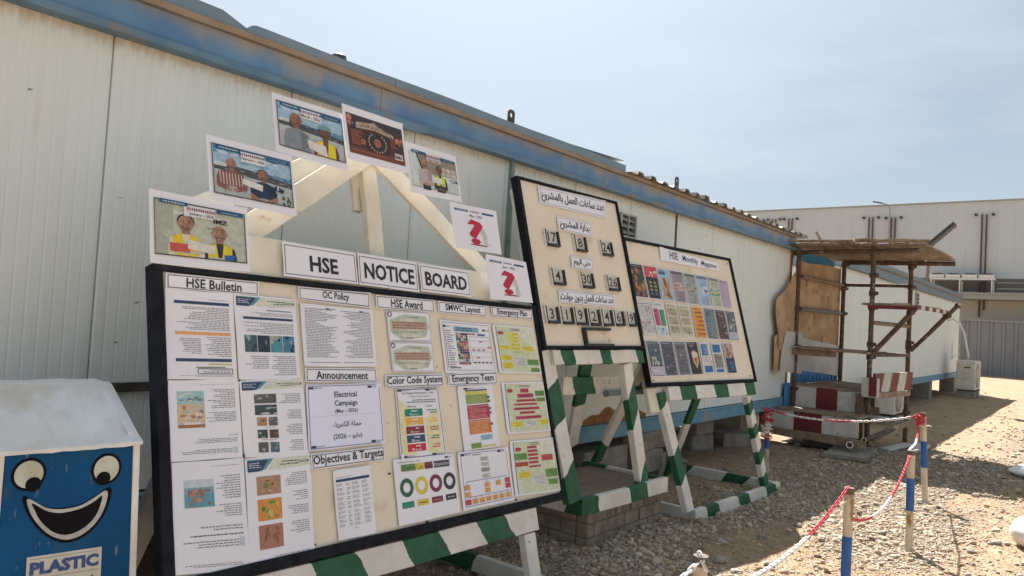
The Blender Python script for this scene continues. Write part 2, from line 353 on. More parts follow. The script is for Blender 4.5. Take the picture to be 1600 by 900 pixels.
class Plane:
    """a board's plane: origin P, axes e (along), u (up the board), n (towards the viewer)"""
    def __init__(s, P, yaw, lean, roll=0):
        s.P = Vector(P); e = Vector((math.cos(yaw), math.sin(yaw), 0)); n0 = Vector((math.sin(yaw), -math.cos(yaw), 0))
        uu = Z_*math.cos(lean)-n0*math.sin(lean)
        s.e = math.cos(roll)*e+math.sin(roll)*uu; s.u = -math.sin(roll)*e+math.cos(roll)*uu; s.n = s.e.cross(s.u)
    def at(s, a, b, h=0): return s.P+s.e*a+s.u*b+s.n*h
class Print:
    """flat print on a sheet: x, y run 0..1 from the top left corner of the quad (TL TR BR BL in plane metres)"""
    def __init__(s, pl, quad, h): s.pl, s.q, s.h, s.mb, s.parts, s.l = pl, [np.array(c, float) for c in quad], h, None, {}, 0
    def uv(s, x, y):
        a, b, c, d = s.q; return (a*(1-x)+b*x)*(1-y)+(d*(1-x)+c*x)*y
    def pt(s, x, y, l): p = s.uv(x, y); return s.pl.at(p[0], p[1], s.h+.0005+.0004*l)
    def on(s, name): s.mb = s.parts.setdefault((name, 0), MB()); return s
    def new(s, name): k = (name, len(s.parts)+1); s.mb = s.parts[k] = MB(); return s
    clip = None
    def poly(s, pts, c, l=0): 
        if s.clip: pts = [(min(max(x, s.clip[0]), s.clip[2]), min(max(y, s.clip[1]), s.clip[3])) for x, y in pts]
        a = sum(pts[i][0]*pts[(i+1) % len(pts)][1]-pts[(i+1) % len(pts)][0]*pts[i][1] for i in range(len(pts)))
        if a > 0: pts = pts[::-1]
        s.mb.add([s.pt(x, y, l) for x, y in pts], [tuple(range(len(pts)))], 0, c)
    def rect(s, x0, y0, x1, y1, c, l=0): s.poly([(x0, y0), (x1, y0), (x1, y1), (x0, y1)], c, l)
    def border(s, x0, y0, x1, y1, t, c, l=1):
        wv = np.linalg.norm(s.q[1]-s.q[0]); hv = np.linalg.norm(s.q[3]-s.q[0]); tx, ty = t/wv, t/hv
        s.rect(x0, y0, x1, y0+ty, c, l); s.rect(x0, y1-ty, x1, y1, c, l); s.rect(x0, y0+ty, x0+tx, y1-ty, c, l); s.rect(x1-tx, y0+ty, x1, y1-ty, c, l)
    def ell(s, cx, cy, rx, ry, c, l=0, n=14): s.poly([(cx+rx*math.cos(2*math.pi*k/n), cy+ry*math.sin(2*math.pi*k/n)) for k in range(n)], c, l)
    def ring(s, cx, cy, rx, ry, f, c, l=0, n=22):
        for k in range(n):
            a, b = 2*math.pi*k/n, 2*math.pi*(k+1)/n
            s.poly([(cx+rx*math.cos(a), cy+ry*math.sin(a)), (cx+rx*math.cos(b), cy+ry*math.sin(b)), (cx+f*rx*math.cos(b), cy+f*ry*math.sin(b)), (cx+f*rx*math.cos(a), cy+f*ry*math.sin(a))], c, l)
    def text(s, t, x0, y0, x1, y1, c, l=2, bold=0, keep=None, al='c'):
        vs, fs = text_geo(t, bold)
        if not len(vs): return
        mn, mx_ = vs.min(0), vs.max(0); W, H = mx_-mn
        wv = np.linalg.norm(s.q[1]-s.q[0]); hv = np.linalg.norm(s.q[3]-s.q[0])
        if keep:  # keep = widest allowed stretch of the natural shape
            nat = W/H*(y1-y0)*hv/wv*keep
            if nat < x1-x0:
                if al == 'c': m = (x0+x1)/2; x0, x1 = m-nat/2, m+nat/2
                elif al == 'l': x1 = x0+nat
                else: x0 = x1-nat
        xs = x0+(vs[:, 0]-mn[0])/W*(x1-x0); ys = y1-(vs[:, 1]-mn[1])/H*(y1-y0)
        s.mb.add([s.pt(a, b, l) for a, b in zip(xs, ys)], fs, 0, c)
    def lines(s, x0, y0, x1, y1, n, c=(.20, .20, .23), al='r', fill=.38, l=1, ragged=.35):
        """rows of small running text drawn as words"""
        hgt = (y1-y0)/n; wv = np.linalg.norm(s.q[1]-s.q[0])
        for i in range(n):
            y = y0+i*hgt; ln = (x1-x0)*(1-random.random()*ragged if random.random() < .75 else random.uniform(.3, .9)); x = 0
            while x < ln:
                wd = min(random.uniform(.005, .019)/wv, ln-x)
                a, b = (x1-x-wd, x1-x) if al == 'r' else (x0+x, x0+x+wd)
                yy = y+random.uniform(-.06, .06)*hgt
                s.rect(a, yy+hgt*(1-fill)/2, b, yy+hgt*(1+fill)/2, c, l); x += wd+.0032/wv
    def rects(s, x0, y0, x1, y1, nx, ny, cols, gap=.15, l=1):
        for i in range(nx):
            for j in range(ny):
                dx, dy = (x1-x0)/nx, (y1-y0)/ny
                s.rect(x0+dx*(i+gap/2), y0+dy*(j+gap/2), x0+dx*(i+1-gap/2), y0+dy*(j+1-gap/2), random.choice(cols), l)
    def blotch(s, x0, y0, x1, y1, cols, n=14, l=1, sz=.25):
        for _ in range(n):
            cx, cy = random.uniform(x0, x1), random.uniform(y0, y1); rx, ry = (x1-x0)*sz*random.uniform(.3, 1), (y1-y0)*sz*random.uniform(.3, 1)
            k = random.randint(5, 8); a0 = random.random()*6
            pts = [(min(max(cx+rx*random.uniform(.6, 1)*math.cos(a0+6.283*q/k), x0), x1), min(max(cy+ry*random.uniform(.6, 1)*math.sin(a0+6.283*q/k), y0), y1)) for q in range(k)]
            s.poly(pts, random.choice(cols), l+.2+.1*random.random())
    def person(s, cx, top, bot, wd, skin, shirt, trouser=(.03, .035, .06), hair=None, vest=None, stripes=None, l=3, bald=False, helmet=None, waist=.62, arm=None):
        """a printed figure facing the camera; sheet coordinates"""
        H = bot-top; hd = min(.165*H, .21); rx = hd*.37; sh = top+hd*1.28
        hair = hair or (.03, .025, .02); w2 = wd/2
        yw = top+H*waist
        s.poly([(cx-w2*.62, yw), (cx+w2*.62, yw), (cx+w2*.6, bot), (cx+w2*.06, bot), (cx, yw+(bot-yw)*.3), (cx-w2*.06, bot), (cx-w2*.6, bot)], trouser, l)
        s.poly([(cx-w2*.3, sh), (cx+w2*.3, sh), (cx+w2*.85, sh+H*.05), (cx+w2, sh+H*.16), (cx+w2*.9, sh+H*.34), (cx+w2*.64, yw), (cx-w2*.64, yw), (cx-w2*.9, sh+H*.34), (cx-w2, sh+H*.16), (cx-w2*.85, sh+H*.05)], shirt, l+1)
        dk = lambda c_, f_: tuple(v_*f_ for v_ in c_)
        s.poly([(cx+w2*.25, sh+H*.02), (cx+w2*.85, sh+H*.06), (cx+w2, sh+H*.16), (cx+w2*.9, sh+H*.34), (cx+w2*.64, yw), (cx+w2*.35, yw)], dk(shirt, .72), l+1.2)
        for k in range(26):
            fx, fy = cx+random.uniform(-.75, .75)*w2, sh+H*random.uniform(.05, .34); fl = random.uniform(-.3, .3)*w2
            s.poly([(fx, fy), (fx+w2*.06, fy+.005), (fx+fl+w2*.03, fy+H*.07)], dk(shirt, random.choice((.55, .7, .8, 1.25, 1.5))), l+1.4)
        if stripes:
            for k in range(9):
                x = cx-w2*.8+k*w2*.2; s.poly([(x, sh+H*.05), (x+w2*.07, sh+H*.05), (x+w2*.1, yw-.01), (x+w2*.03, yw-.01)], stripes, l+2)
        if vest:
            for sg in (-1, 1):
                s.poly([(cx+sg*w2*.22, sh), (cx+sg*w2*.72, sh+H*.04), (cx+sg*w2*.7, yw-H*.05), (cx+sg*w2*.08, yw-H*.05), (cx+sg*w2*.12, sh+H*.16)], vest, l+2)
            s.rect(cx-w2*.68, yw-H*.12, cx+w2*.68, yw-H*.09, (.5, .52, .5), l+3)
        # forearms
        ac = arm or shirt
        for sg in (-1, 1):
            s.poly([(cx+sg*w2, sh+H*.2), (cx+sg*w2*.98, sh+H*.30), (cx+sg*w2*.25, sh+H*.36), (cx+sg*w2*.25, sh+H*.29)], ac, l+3)
            s.ell(cx+sg*w2*.24, sh+H*.325, rx*.55, hd*.2, skin, l+4, 8)
        s.rect(cx-rx*.5, top+hd*.7, cx+rx*.5, sh+.004, tuple(k*.8 for k in skin), l+2)
        if not bald: s.ell(cx, top+hd*.42, rx*1.12, hd*.5, hair, l+2)
        s.ell(cx, top+hd*.55, rx, hd*.55, skin, l+3)
        s.poly([(cx+rx*.25, top+hd*.1), (cx+rx*.75, top+hd*.2), (cx+rx*.98, top+hd*.55), (cx+rx*.7, top+hd*.95), (cx+rx*.2, top+hd*1.05)], tuple(v_*.74 for v_ in skin), l+3.3)
        s.poly([(cx-rx*.7, top+hd*.72), (cx-rx*.3, top+hd*.78), (cx+rx*.3, top+hd*.78), (cx+rx*.7, top+hd*.72), (cx+rx*.5, top+hd*1.0), (cx, top+hd*1.1), (cx-rx*.5, top+hd*1.0)], tuple(v_*.5 for v_ in skin), l+3.5)
        s.rect(cx-rx*.62, top+hd*.40, cx-rx*.18, top+hd*.45, tuple(v_*.35 for v_ in skin), l+3.7); s.rect(cx+rx*.18, top+hd*.40, cx+rx*.62, top+hd*.45, tuple(v_*.3 for v_ in skin), l+3.7)
        for sg in (-1, 1): s.ell(cx+sg*rx*1.02, top+hd*.58, rx*.13, hd*.1, tuple(v_*.8 for v_ in skin), l+2.5, 6)
        for sg in (-1, 1): s.ell(cx+sg*rx*.4, top+hd*.5, rx*.15, hd*.022, (.05, .03, .03), l+4, 6)
        s.ell(cx, top+hd*.84, rx*.34, hd*.03, tuple(v_*.55 for v_ in skin), l+4, 6)
        s.poly([(cx-rx*.1, top+hd*.55), (cx+rx*.1, top+hd*.55), (cx+rx*.18, top+hd*.72), (cx-rx*.18, top+hd*.72)], tuple(k*.8 for k in skin), l+4)
        for k in range(14):
            fx, fy = cx+random.uniform(-.8, .8)*rx, top+hd*random.uniform(.15, 1.0); s.ell(fx, fy, rx*.16, hd*.05, tuple(v_*random.choice((.78, .88, 1.12, 1.25)) for v_ in skin), l+3.6+.01*k, 6)
        if helmet: s.poly([(cx-rx*1.25, top+hd*.35), (cx-rx, top+hd*.05), (cx, top-hd*.12), (cx+rx, top+hd*.05), (cx+rx*1.25, top+hd*.35)], helmet, l+5)
    def done(s, parent):
        for (k, _), mb in s.parts.items():
            if mb.f:
                o = mb.build(k, 'ink', parent)
                if k in ('text', 'lettering', 'legend', 'plan', 'picture', 'logo', 'heading_bar', 'border', 'connector', 'badge_icon', 'banner', 'wash', 'box', 'emblem', 'wreath', 'balloon', 'white_figure', 'question_mark'): o['kind'] = 'stuff'
def sheet(pl, quad, h, name, label, cat, m='paper', thick=.0015, parent=None, group=None, curl=0):
    """a sheet of paper or card lying on the plane at height h: returns (object, Print). Subdivided so it can bow a little."""
    q = [np.array(c, float) for c in quad]; N = 12; mb = MB(); cx = sum(q)/4; lift = {(a_, b_): (random.uniform(.001, .007) if random.random() < .4 else 0) for a_ in (0, 12) for b_ in (0, 12)}
    ph = random.random()*6
    def hh(x, y): return 0
    g = {}
    for side, dz in ((0, 0), (1, -thick)):
        for j in range(N+1):
            for i in range(N+1):
                x, y = i/N, j/N; p = (q[0]*(1-x)+q[1]*x)*(1-y)+(q[3]*(1-x)+q[2]*x)*y
                if x in (0, 1) or y in (0, 1): p = p+np.array([math.sin(9*y+ph)*.0008, math.sin(8*x+ph)*.0008])
                g[side, i, j] = len(mb.v); mb.v.append(tuple(pl.at(p[0], p[1], h+dz+lift.get((i, j), 0))))
    for j in range(N):
        for i in range(N):
            mb.f.append((g[0, i, j+1], g[0, i+1, j+1], g[0, i+1, j], g[0, i, j])); mb.f.append((g[1, i, j], g[1, i+1, j], g[1, i+1, j+1], g[1, i, j+1]))
    for i in range(N):
        mb.f += [(g[0, i, 0], g[0, i+1, 0], g[1, i+1, 0], g[1, i, 0]), (g[0, i+1, N], g[0, i, N], g[1, i, N], g[1, i+1, N]),
                 (g[0, 0, i+1], g[0, 0, i], g[1, 0, i], g[1, 0, i+1]), (g[0, N, i], g[0, N, i+1], g[1, N, i+1], g[1, N, i])]
    mb.m = [0]*len(mb.f); mb.c = [None]*len(mb.f)
    o = mb.build(name, m, parent, origin=None if parent else pl.at(*cx, h))
    if not parent: props(o, label, cat, group)
    elif label: o['label'] = label
    return o, Print(pl, quad, h)

# ------------------------------------------------------------------ ground
def sm(x, a, b): t = np.clip((x-a)/(b-a), 0, 1); return t*t*(3-2*t)
def wob(x, y, s, k=0):
    return (np.sin(x*1.7*s+k)+np.sin(y*2.3*s+1.3*k+x*.9*s)+np.sin((x+y)*3.1*s+2.1*k)+np.sin((x-1.7*y)*4.3*s+.7*k))/4
def ground_z(x, y):
    z = .018*wob(x, y, 1.1)+.010*wob(x, y, 3.3, 2)+.005*wob(x, y, 9, 4)
    z += .05*np.exp(-((x-4.7)**2/.8+(y-2.35)**2/.12))         # stones banked against the plinth
    return z*sm(np.hypot(x, y), 0, 2)
def gravel_density(x, y):
    n = .5+.5*wob(x, y, 1.3, 5); n2 = .5+.5*wob(x, y, 3.7, 8)
    d = np.full_like(x, .30)
    d = np.maximum(d, .95*(1-sm(x, 4.5, 5.2))*(1-sm(y, 3.0, 3.6))*sm(y, 1.5, 1.9))
    d = np.maximum(d, .95*sm(x, 4.3, 5)*(1-sm(x, 9.6, 11))*sm(y, 1.95-.0*x, 2.15)*(1-sm(y, 2.75, 3.0)))
    d = np.maximum(d, 1.0*sm(x, 5.0, 5.9)*(1-sm(x, 11, 13))*sm(y, .75, .98)*(1-sm(y, 2.3, 2.7)))
    d = np.maximum(d, .85*sm(x, 9, 11)*(1-sm(y, .6, 1.9))*(1-.5*sm(x, 20, 30)))
    d = np.maximum(d, .8*(1-sm(x, 4.2, 4.8))*(1-sm(y, 1.5, 1.8))*sm(y, 1.0, 1.3)*sm(x, 2.5, 4.2))
    hole = np.exp(-(((x-5.45)/1.0)**2+((y-1.93)/.34)**2)**2)    # brown bare patch
    hole = np.maximum(hole, .9*np.exp(-(((x-4.9)/.8)**2+((y-.72)/.3)**2)**2))
    hole = np.maximum(hole, .85*np.exp(-(((x-7.0)/1.2)**2+((y-.55)/.16)**2)**2))
    hole = np.maximum(hole, .75*np.exp(-(((x-8.6)/1.1)**2+((y-1.02)/.16)**2)**2))
    hole = np.maximum(hole, .85*sm(y, 2.9, 3.25)*sm(x, 5, 6))
    hole = np.maximum(hole, .9*sm(x, 11.3, 13)*sm(y, 1.6-.02*(x-12), 2.4))
    d = d*(1-hole)
    return np.clip(d*(.62+.5*n)*(.75+.35*n2), .03, 1)
def axis(a, b, fine0, fine1, step):
    g = list(np.arange(fine0, fine1, step)); x, s = fine1, step
    while x < b: g.append(x); s *= 1.13; x += s
    x, s = fine0, step; lo = []
    while x > a: s *= 1.13; x -= s; lo.append(x)
    return np.array(lo[::-1]+g)
gx, gy = axis(-150, 900, 1.5, 13, .04), axis(-500, 500, -.4, 4.6, .035)
GX, GY = np.meshgrid(gx, gy, indexing='ij')
GZ = ground_z(GX, GY)
nx, ny = GX.shape
me = bpy.data.meshes.new('ground')
co = np.stack([GX, GY, GZ], -1).reshape(-1, 3).astype(np.float32)
idx = np.arange(nx*ny).reshape(nx, ny)
q = np.stack([idx[:-1, :-1], idx[1:, :-1], idx[1:, 1:], idx[:-1, 1:]], -1).reshape(-1, 4)
me.vertices.add(len(co)); me.vertices.foreach_set('co', co.ravel())
me.loops.add(q.size); me.loops.foreach_set('vertex_index', q.ravel().astype(np.int32))
me.polygons.add(len(q)); me.polygons.foreach_set('loop_start', (np.arange(len(q))*4).astype(np.int32)); me.polygons.foreach_set('loop_total', np.full(len(q), 4, np.int32))
me.polygons.foreach_set('use_smooth', np.ones(len(q), bool))
me.update(); me.validate()
at = me.attributes.new('gravel', 'FLOAT', 'POINT'); at.data.foreach_set('value', gravel_density(GX, GY).ravel().astype(np.float32))
def ground_mat():
    m = bpy.data.materials.new('ground'); m.use_nodes = True; n = m.node_tree; b = n.nodes['Principled BSDF']
    g = n.nodes.new('ShaderNodeNewGeometry')
    def noi(s, d=6, r=.6):
        t = n.nodes.new('ShaderNodeTexNoise'); t.inputs['Scale'].default_value = s; t.inputs['Detail'].default_value = d; t.inputs['Roughness'].default_value = r; L(n, g.outputs['Position'], t.inputs[0]); return t.outputs[0]
    def rmp(o, a, z, c=0, d=1):
        r = n.nodes.new('ShaderNodeMapRange'); r.inputs[1].default_value = a; r.inputs[2].default_value = z; r.inputs[3].default_value = c; r.inputs[4].default_value = d; L(n, o, r.inputs[0]); return r.outputs[0]
    def mixc(f, a, c):
        x = n.nodes.new('ShaderNodeMixRGB')
        for i, v in ((0, f), (1, a), (2, c)):
            if isinstance(v, tuple): x.inputs[i].default_value = (*v, 1)
            else: L(n, v, x.inputs[i])
        return x.outputs[0]
    soil = mixc(rmp(noi(.9), .38, .62), (.37, .25, .155), (.31, .22, .145))
    soil = mixc(rmp(noi(6), .45, .7), soil, (.43, .33, .23))
    soil = mixc(rmp(noi(35, 3), .52, .7), soil, (.24, .165, .105))
    a = n.nodes.new('ShaderNodeAttribute'); a.attribute_name = 'gravel'
    vo = n.nodes.new('ShaderNodeTexVoronoi'); vo.inputs['Scale'].default_value = 26; L(n, g.outputs['Position'], vo.inputs['Vector'])
    sep = n.nodes.new('ShaderNodeSeparateColor'); L(n, vo.outputs['Color'], sep.inputs[0])
    peb = mixc(sep.outputs[0], (.24, .20, .155), (.44, .38, .30))
    ed = rmp(vo.outputs['Distance'], .25, .6)
    peb = mixc(ed, peb, (.20, .155, .11))
    c = mixc(rmp(a.outputs['Fac'], .25, .7), soil, peb)
    L(n, c, b.inputs['Base Color']); b.inputs['Roughness'].default_value = 1; b.inputs['Specular IOR Level'].default_value = .15
    h = n.nodes.new('ShaderNodeMath'); h.operation = 'MULTIPLY_ADD'; L(n, noi(28, 5), h.inputs[0]); h.inputs[1].default_value = 1.0
    v2 = n.nodes.new('ShaderNodeMath'); v2.operation = 'MULTIPLY'; v2.inputs[1].default_value = -.6; L(n, vo.outputs['Distance'], v2.inputs[0]); L(n, v2.outputs[0], h.inputs[2])
    bp = n.nodes.new('ShaderNodeBump'); bp.inputs['Strength'].default_value = .7; bp.inputs['Distance'].default_value = .02; L(n, h.outputs[0], bp.inputs['Height']); L(n, bp.outputs[0], b.inputs['Normal'])
    MATS['ground'] = m; return m
me.materials.append(ground_mat())
o = bpy.data.objects.new('ground', me); col.objects.link(o); props(o, kind='structure')

# gravel: chipped stones in one mesh
def ico():
    t = (1+5**.5)/2
    v = np.array([(-1, t, 0), (1, t, 0), (-1, -t, 0), (1, -t, 0), (0, -1, t), (0, 1, t), (0, -1, -t), (0, 1, -t), (t, 0, -1), (t, 0, 1), (-t, 0, -1), (-t, 0, 1)], float)
    f = np.array([(0, 11, 5), (0, 5, 1), (0, 1, 7), (0, 7, 10), (0, 10, 11), (1, 5, 9), (5, 11, 4), (11, 10, 2), (10, 7, 6), (7, 1, 8), (3, 9, 4), (3, 4, 2), (3, 2, 6), (3, 6, 8), (3, 8, 9), (4, 9, 5), (2, 4, 11), (6, 2, 10), (8, 6, 7), (9, 8, 1)])
    return v/np.linalg.norm(v[0]), f
IV, IF = ico()
OV = np.array([(1, 0, 0), (-1, 0, 0), (0, 1, 0), (0, -1, 0), (0, 0, 1), (0, 0, -1)], float); OF = np.array([(0, 2, 4), (2, 1, 4), (1, 3, 4), (3, 0, 4), (2, 0, 5), (1, 2, 5), (3, 1, 5), (0, 3, 5)])
def stones(name, xs, ys, sz, sink, tint, small=False):
    IV, IF = (OV, OF) if small else ico(); K = len(IV)
    n = len(xs); variants = [IV*rng.uniform(.45, 1.2, (K, 1)) for _ in range(24)]
    vi = rng.integers(0, 24, n); V = np.array(variants)[vi]
    sc3 = np.stack([rng.uniform(.75, 1.3, n), rng.uniform(.6, 1.0, n), rng.uniform(.45, .8, n)], -1)*sz[:, None]
    V = V*sc3[:, None, :]; V[..., 2] *= .9
    an = rng.uniform(0, 6.283, n); tl = rng.normal(0, .35, n)
    ca, sa = np.cos(an), np.sin(an); ct, st = np.cos(tl), np.sin(tl)
    x, y, z = V[..., 0], V[..., 1], V[..., 2]
    y, z = y*ct[:, None]-z*st[:, None], y*st[:, None]+z*ct[:, None]
    x, y = x*ca[:, None]-y*sa[:, None], x*sa[:, None]+y*ca[:, None]
    gz = ground_z(xs, ys)
    P = np.stack([x+xs[:, None], y+ys[:, None], z+(gz+sz*(sink+rng.uniform(-.3, .22, n)))[:, None]], -1).reshape(-1, 3)
    F = (IF[None]+(np.arange(n)*K)[:, None, None]).reshape(-1, 3)
    me = bpy.data.meshes.new(name); me.vertices.add(len(P)); me.vertices.foreach_set('co', P.astype(np.float32).ravel())
    me.loops.add(F.size); me.loops.foreach_set('vertex_index', F.ravel().astype(np.int32))
    me.polygons.add(len(F)); me.polygons.foreach_set('loop_start', (np.arange(len(F))*3).astype(np.int32)); me.polygons.foreach_set('loop_total', np.full(len(F), 3, np.int32)); me.update()
    base = np.array(tint)[rng.integers(0, len(tint), n)]*rng.uniform(.7, 1.2, (n, 1))*np.array([1.07, 1.0, .91])
    c = np.concatenate([base, np.ones((n, 1))], 1)
    ca = me.color_attributes.new('Col', 'FLOAT_COLOR', 'POINT'); ca.data.foreach_set('color', np.repeat(c, K, 0).astype(np.float32).ravel())
    me.materials.append(MATS['stone']); o = bpy.data.objects.new(name, me); col.objects.link(o); return o
TINT = [(.46, .38, .29), (.40, .33, .25), (.52, .46, .37), (.34, .27, .20), (.44, .35, .26), (.43, .40, .345), (.40, .37, .33)]
def scatter(n, x0, x1, y0, y1, power=1.0):
    xs = rng.uniform(x0, x1, n); ys = rng.uniform(y0, y1, n); k = rng.random(n) < gravel_density(xs, ys)**power
    # none under the plinth
    k &= ~((xs > 4.33) & (xs < 5.45) & (ys > 2.74) & (ys < 3.45))
    return xs[k], ys[k]
parts = [scatter(14000, 1.8, 4.6, .6, 3.6), scatter(44000, 4.0, 7.5, .2, 3.4), scatter(38000, 7.5, 12, -.4, 3.6)]
xs = np.concatenate([p[0] for p in parts]); ys = np.concatenate([p[1] for p in parts])
sz = np.clip(rng.lognormal(-4.58, .56, len(xs)), .005, .046)
props(stones('gravel', xs, ys, sz, .12, TINT), kind='stuff', label='crushed pale gravel strewn over the brown ground', cat='gravel')
parts = [scatter(60000, 2.0, 5.5, .3, 3.8, .2), scatter(80000, 5, 10.5, .1, 3.9, .2)]
xs = np.concatenate([p[0] for p in parts]); ys = np.concatenate([p[1] for p in parts]); sz = rng.uniform(.0025, .0065, len(xs))
props(stones('gravel_chips', xs, ys, sz, .3, [(.30, .22, .15), (.36, .28, .20), (.26, .19, .13), (.44, .37, .28)], True), kind='stuff', label='fine brown grit and chips trodden into the bare ground', cat='gravel')
xs, ys = scatter(16000, 12, 30, -3.5, 3.4); sz = np.clip(rng.lognormal(-3.75, .35, len(xs)), .01, .06)
props(stones('gravel', xs, ys, sz, .2, TINT), kind='stuff', label='thin far spread of pale gravel towards the yard fence', cat='gravel')

# a few stones big enough to pick out
def rock(x, y, s, nm, label, grp=None, m='block', flat=.6):
    mb = MB(); v = IV*rng.uniform(.75, 1.1, (12, 1)); a = rng.uniform(0, 6.28)
    # one subdivision for a rounder broken stone
    vs = [Vector(p) for p in v]; fs = []; mid = {}
    def m_(i, j):
        k = (min(i, j), max(i, j))
        if k not in mid: vs.append((vs[i]+vs[j])*.5*random.uniform(.98, 1.16)); mid[k] = len(vs)-1
        return mid[k]
    for i, j, k in IF:
        a1, b1, c1 = m_(i, j), m_(j, k), m_(k, i); fs += [(i, a1, c1), (a1, j, b1), (c1, b1, k), (a1, b1, c1)]
    z = float(ground_z(np.array([x]), np.array([y]))[0])
    R3 = Matrix.Rotation(a, 3, 'Z')
    mb.add([Vector((x, y, z+s*flat*.45))+R3@Vector((p.x*s*1.1, p.y*s*.8, p.z*s*flat)) for p in vs], fs)
    return props(mb.build(nm, m, None, origin=(x, y, z)), label, 'stone', grp)
LAB = 'loose fist-sized pale stone lying on the bare brown ground among the gravel'
for x, y, s in [(5.02, 1.72, .045), (5.6, 1.98, .04), (5.25, 2.1, .035), (4.75, 1.95, .05), (5.9, 1.75, .035), (6.9, .62, .05), (6.5, .75, .04), (7.45, .9, .04), (5.2, .8, .045), (5.6, .62, .035), (8.9, 1.0, .045), (6.2, 1.9, .04), (7.9, 3.2, .06), (8.6, 3.1, .05)]:
    rock(x, y, s, 'stone', LAB, 'loose stones on the bare ground')

# ------------------------------------------------------------------ long site cabin
WY = 3.6; CX0, CX1 = -3.3, 10.9
cab = thing('site_cabin', (CX0, WY, 0), 'long cream panelled site cabin with blue rusty fascia behind the notice boards', 'cabin')
PW = .957
def rib_panel(wd, z0, z1, pitch, flip=False, depth=.0016):
    mb = MB(); prof = []; n = round(wd/pitch); x = .006
    p = (wd-.012)/n
    prof.append((0, .02)); prof.append((.003, .004))
    for i in range(n):
        a = x+p*i
        prof += [(a+.004, 0), (a+p-.011, 0), (a+p-.007, depth), (a+p-.003, depth)]
    prof += [(wd-.003, .004), (wd, .02)]
    k = len(prof); mb.v = [(px, py, z) for z in (z0, z1) for px, py in prof]
    for i in range(k-1): mb.f.append((i, i+1, k+i+1, k+i))
    # back and rims give it a real thickness
    b = len(mb.v); mb.v += [(0, .05, z0), (wd, .05, z0), (wd, .05, z1), (0, .05, z1)]
    mb.f += [(b+1, b, b+3, b+2), (b, 0, k, b+3), (k-1, b+1, b+2, 2*k-1)]
    mb.f += [tuple([b+3]+list(range(k, 2*k))+[b+2]), tuple([b+1]+list(range(k-1, -1, -1))+[b])]
    mb.m = [0]*len(mb.f); mb.c = [None]*len(mb.f)
    return mb
p0 = None
K0 = -5
for k in range(K0, 11):
    x0 = 1.42+PW*k+.0015; x1 = min(x0+PW-.003, CX1-.05)
    if x1-x0 < .1: continue
    if x1-x0 > PW-.02:
        if p0 is None:
            p0 = rib_panel(PW-.003, 0, 2.15, .053).build('wall_panel', 'wall', cab, origin=(0, 0, 0)); p0.location = (x0-CX0, 0, .62)
        else: link_copy(p0, cab, (x0-CX0, 0, .62))
    else:
        pe = rib_panel(x1-x0, 0, 2.15, .053).build('wall_panel', 'wall', cab, origin=(0, 0, 0)); pe.location = (x0-CX0, 0, .62)
def cb(name, m, *boxes, parent=cab, **k):
    mb = MB()
    for a, b in boxes: mb.box(a, b)
    return mb.build(name, m, parent, **k)
cb('cabin_body', 'joint', ((CX0+.02, WY+.052, .60), (CX1-.02, 6.6, 2.93)))
cb('floor_underside', 'under_dark', ((CX0+.05, WY+.06, .46), (CX1-.05, 6.55, .596)))
cb('end_wall', 'wall', ((CX1-.048, WY+.001, .62), (CX1, 6.6, 2.76)))
cb('base_rail', 'blue_rail', ((CX0, WY-.035, .47), (CX1, WY+.06, .597)), ((CX0, WY-.045, .597), (CX1, WY-.003, .612)), bevel=.004)
cb('corner_post', 'wall_rust', ((CX1-.055, WY-.012, .615), (CX1-.004, WY-.001, 2.74)))
# fascia with its slightly buckled lower lip
def strip(name, m, y0, y1, z0, z1, xa, xb, wav=.004, n=70, ph=0, bump_at=None, parent=cab):
    mb = MB(); rings = []
    for i in range(n+1):
        x = xa+(xb-xa)*i/n; d = wav*(math.sin(x*1.3+ph)+.6*math.sin(x*3.1+2*ph)+.3*math.sin(x*8+ph))
        if bump_at is not None: d -= .035*math.exp(-((x-bump_at)/.16)**2)
        for y, z in ((y0+d*.5, z0+d*(.7 if bump_at is None else 1)), (y1, z0), (y1, z1), (y0+d*.5, z1+d*.4)): mb.v.append((x, y, z))
    for i in range(n):
        for k in range(4): mb.f.append((i*4+k, i*4+(k+1) % 4, (i+1)*4+(k+1) % 4, (i+1)*4+k))
    mb.f += [(3, 2, 1, 0), (n*4, n*4+1, n*4+2, n*4+3)]; mb.m = [0]*len(mb.f); mb.c = [None]*len(mb.f)
    return mb.build(name, m, parent)
strip('lower_lip', 'blue_lip', WY-.085, WY+.05, 2.745, 2.780, CX0, CX1, .003, 160, 1, 3.2)
for xa, xb in ((CX0, 2.98), (2.984, 6.4), (6.404, CX1)):
    strip('fascia', 'blue', WY-.05, WY+.05, 2.781, 2.925, xa, xb, .003, 60, xa)
strip('gutter_ledge', 'rust_ledge', WY-.08, WY+.05, 2.927, 2.960, CX0, CX1, .0025, 90, 3)
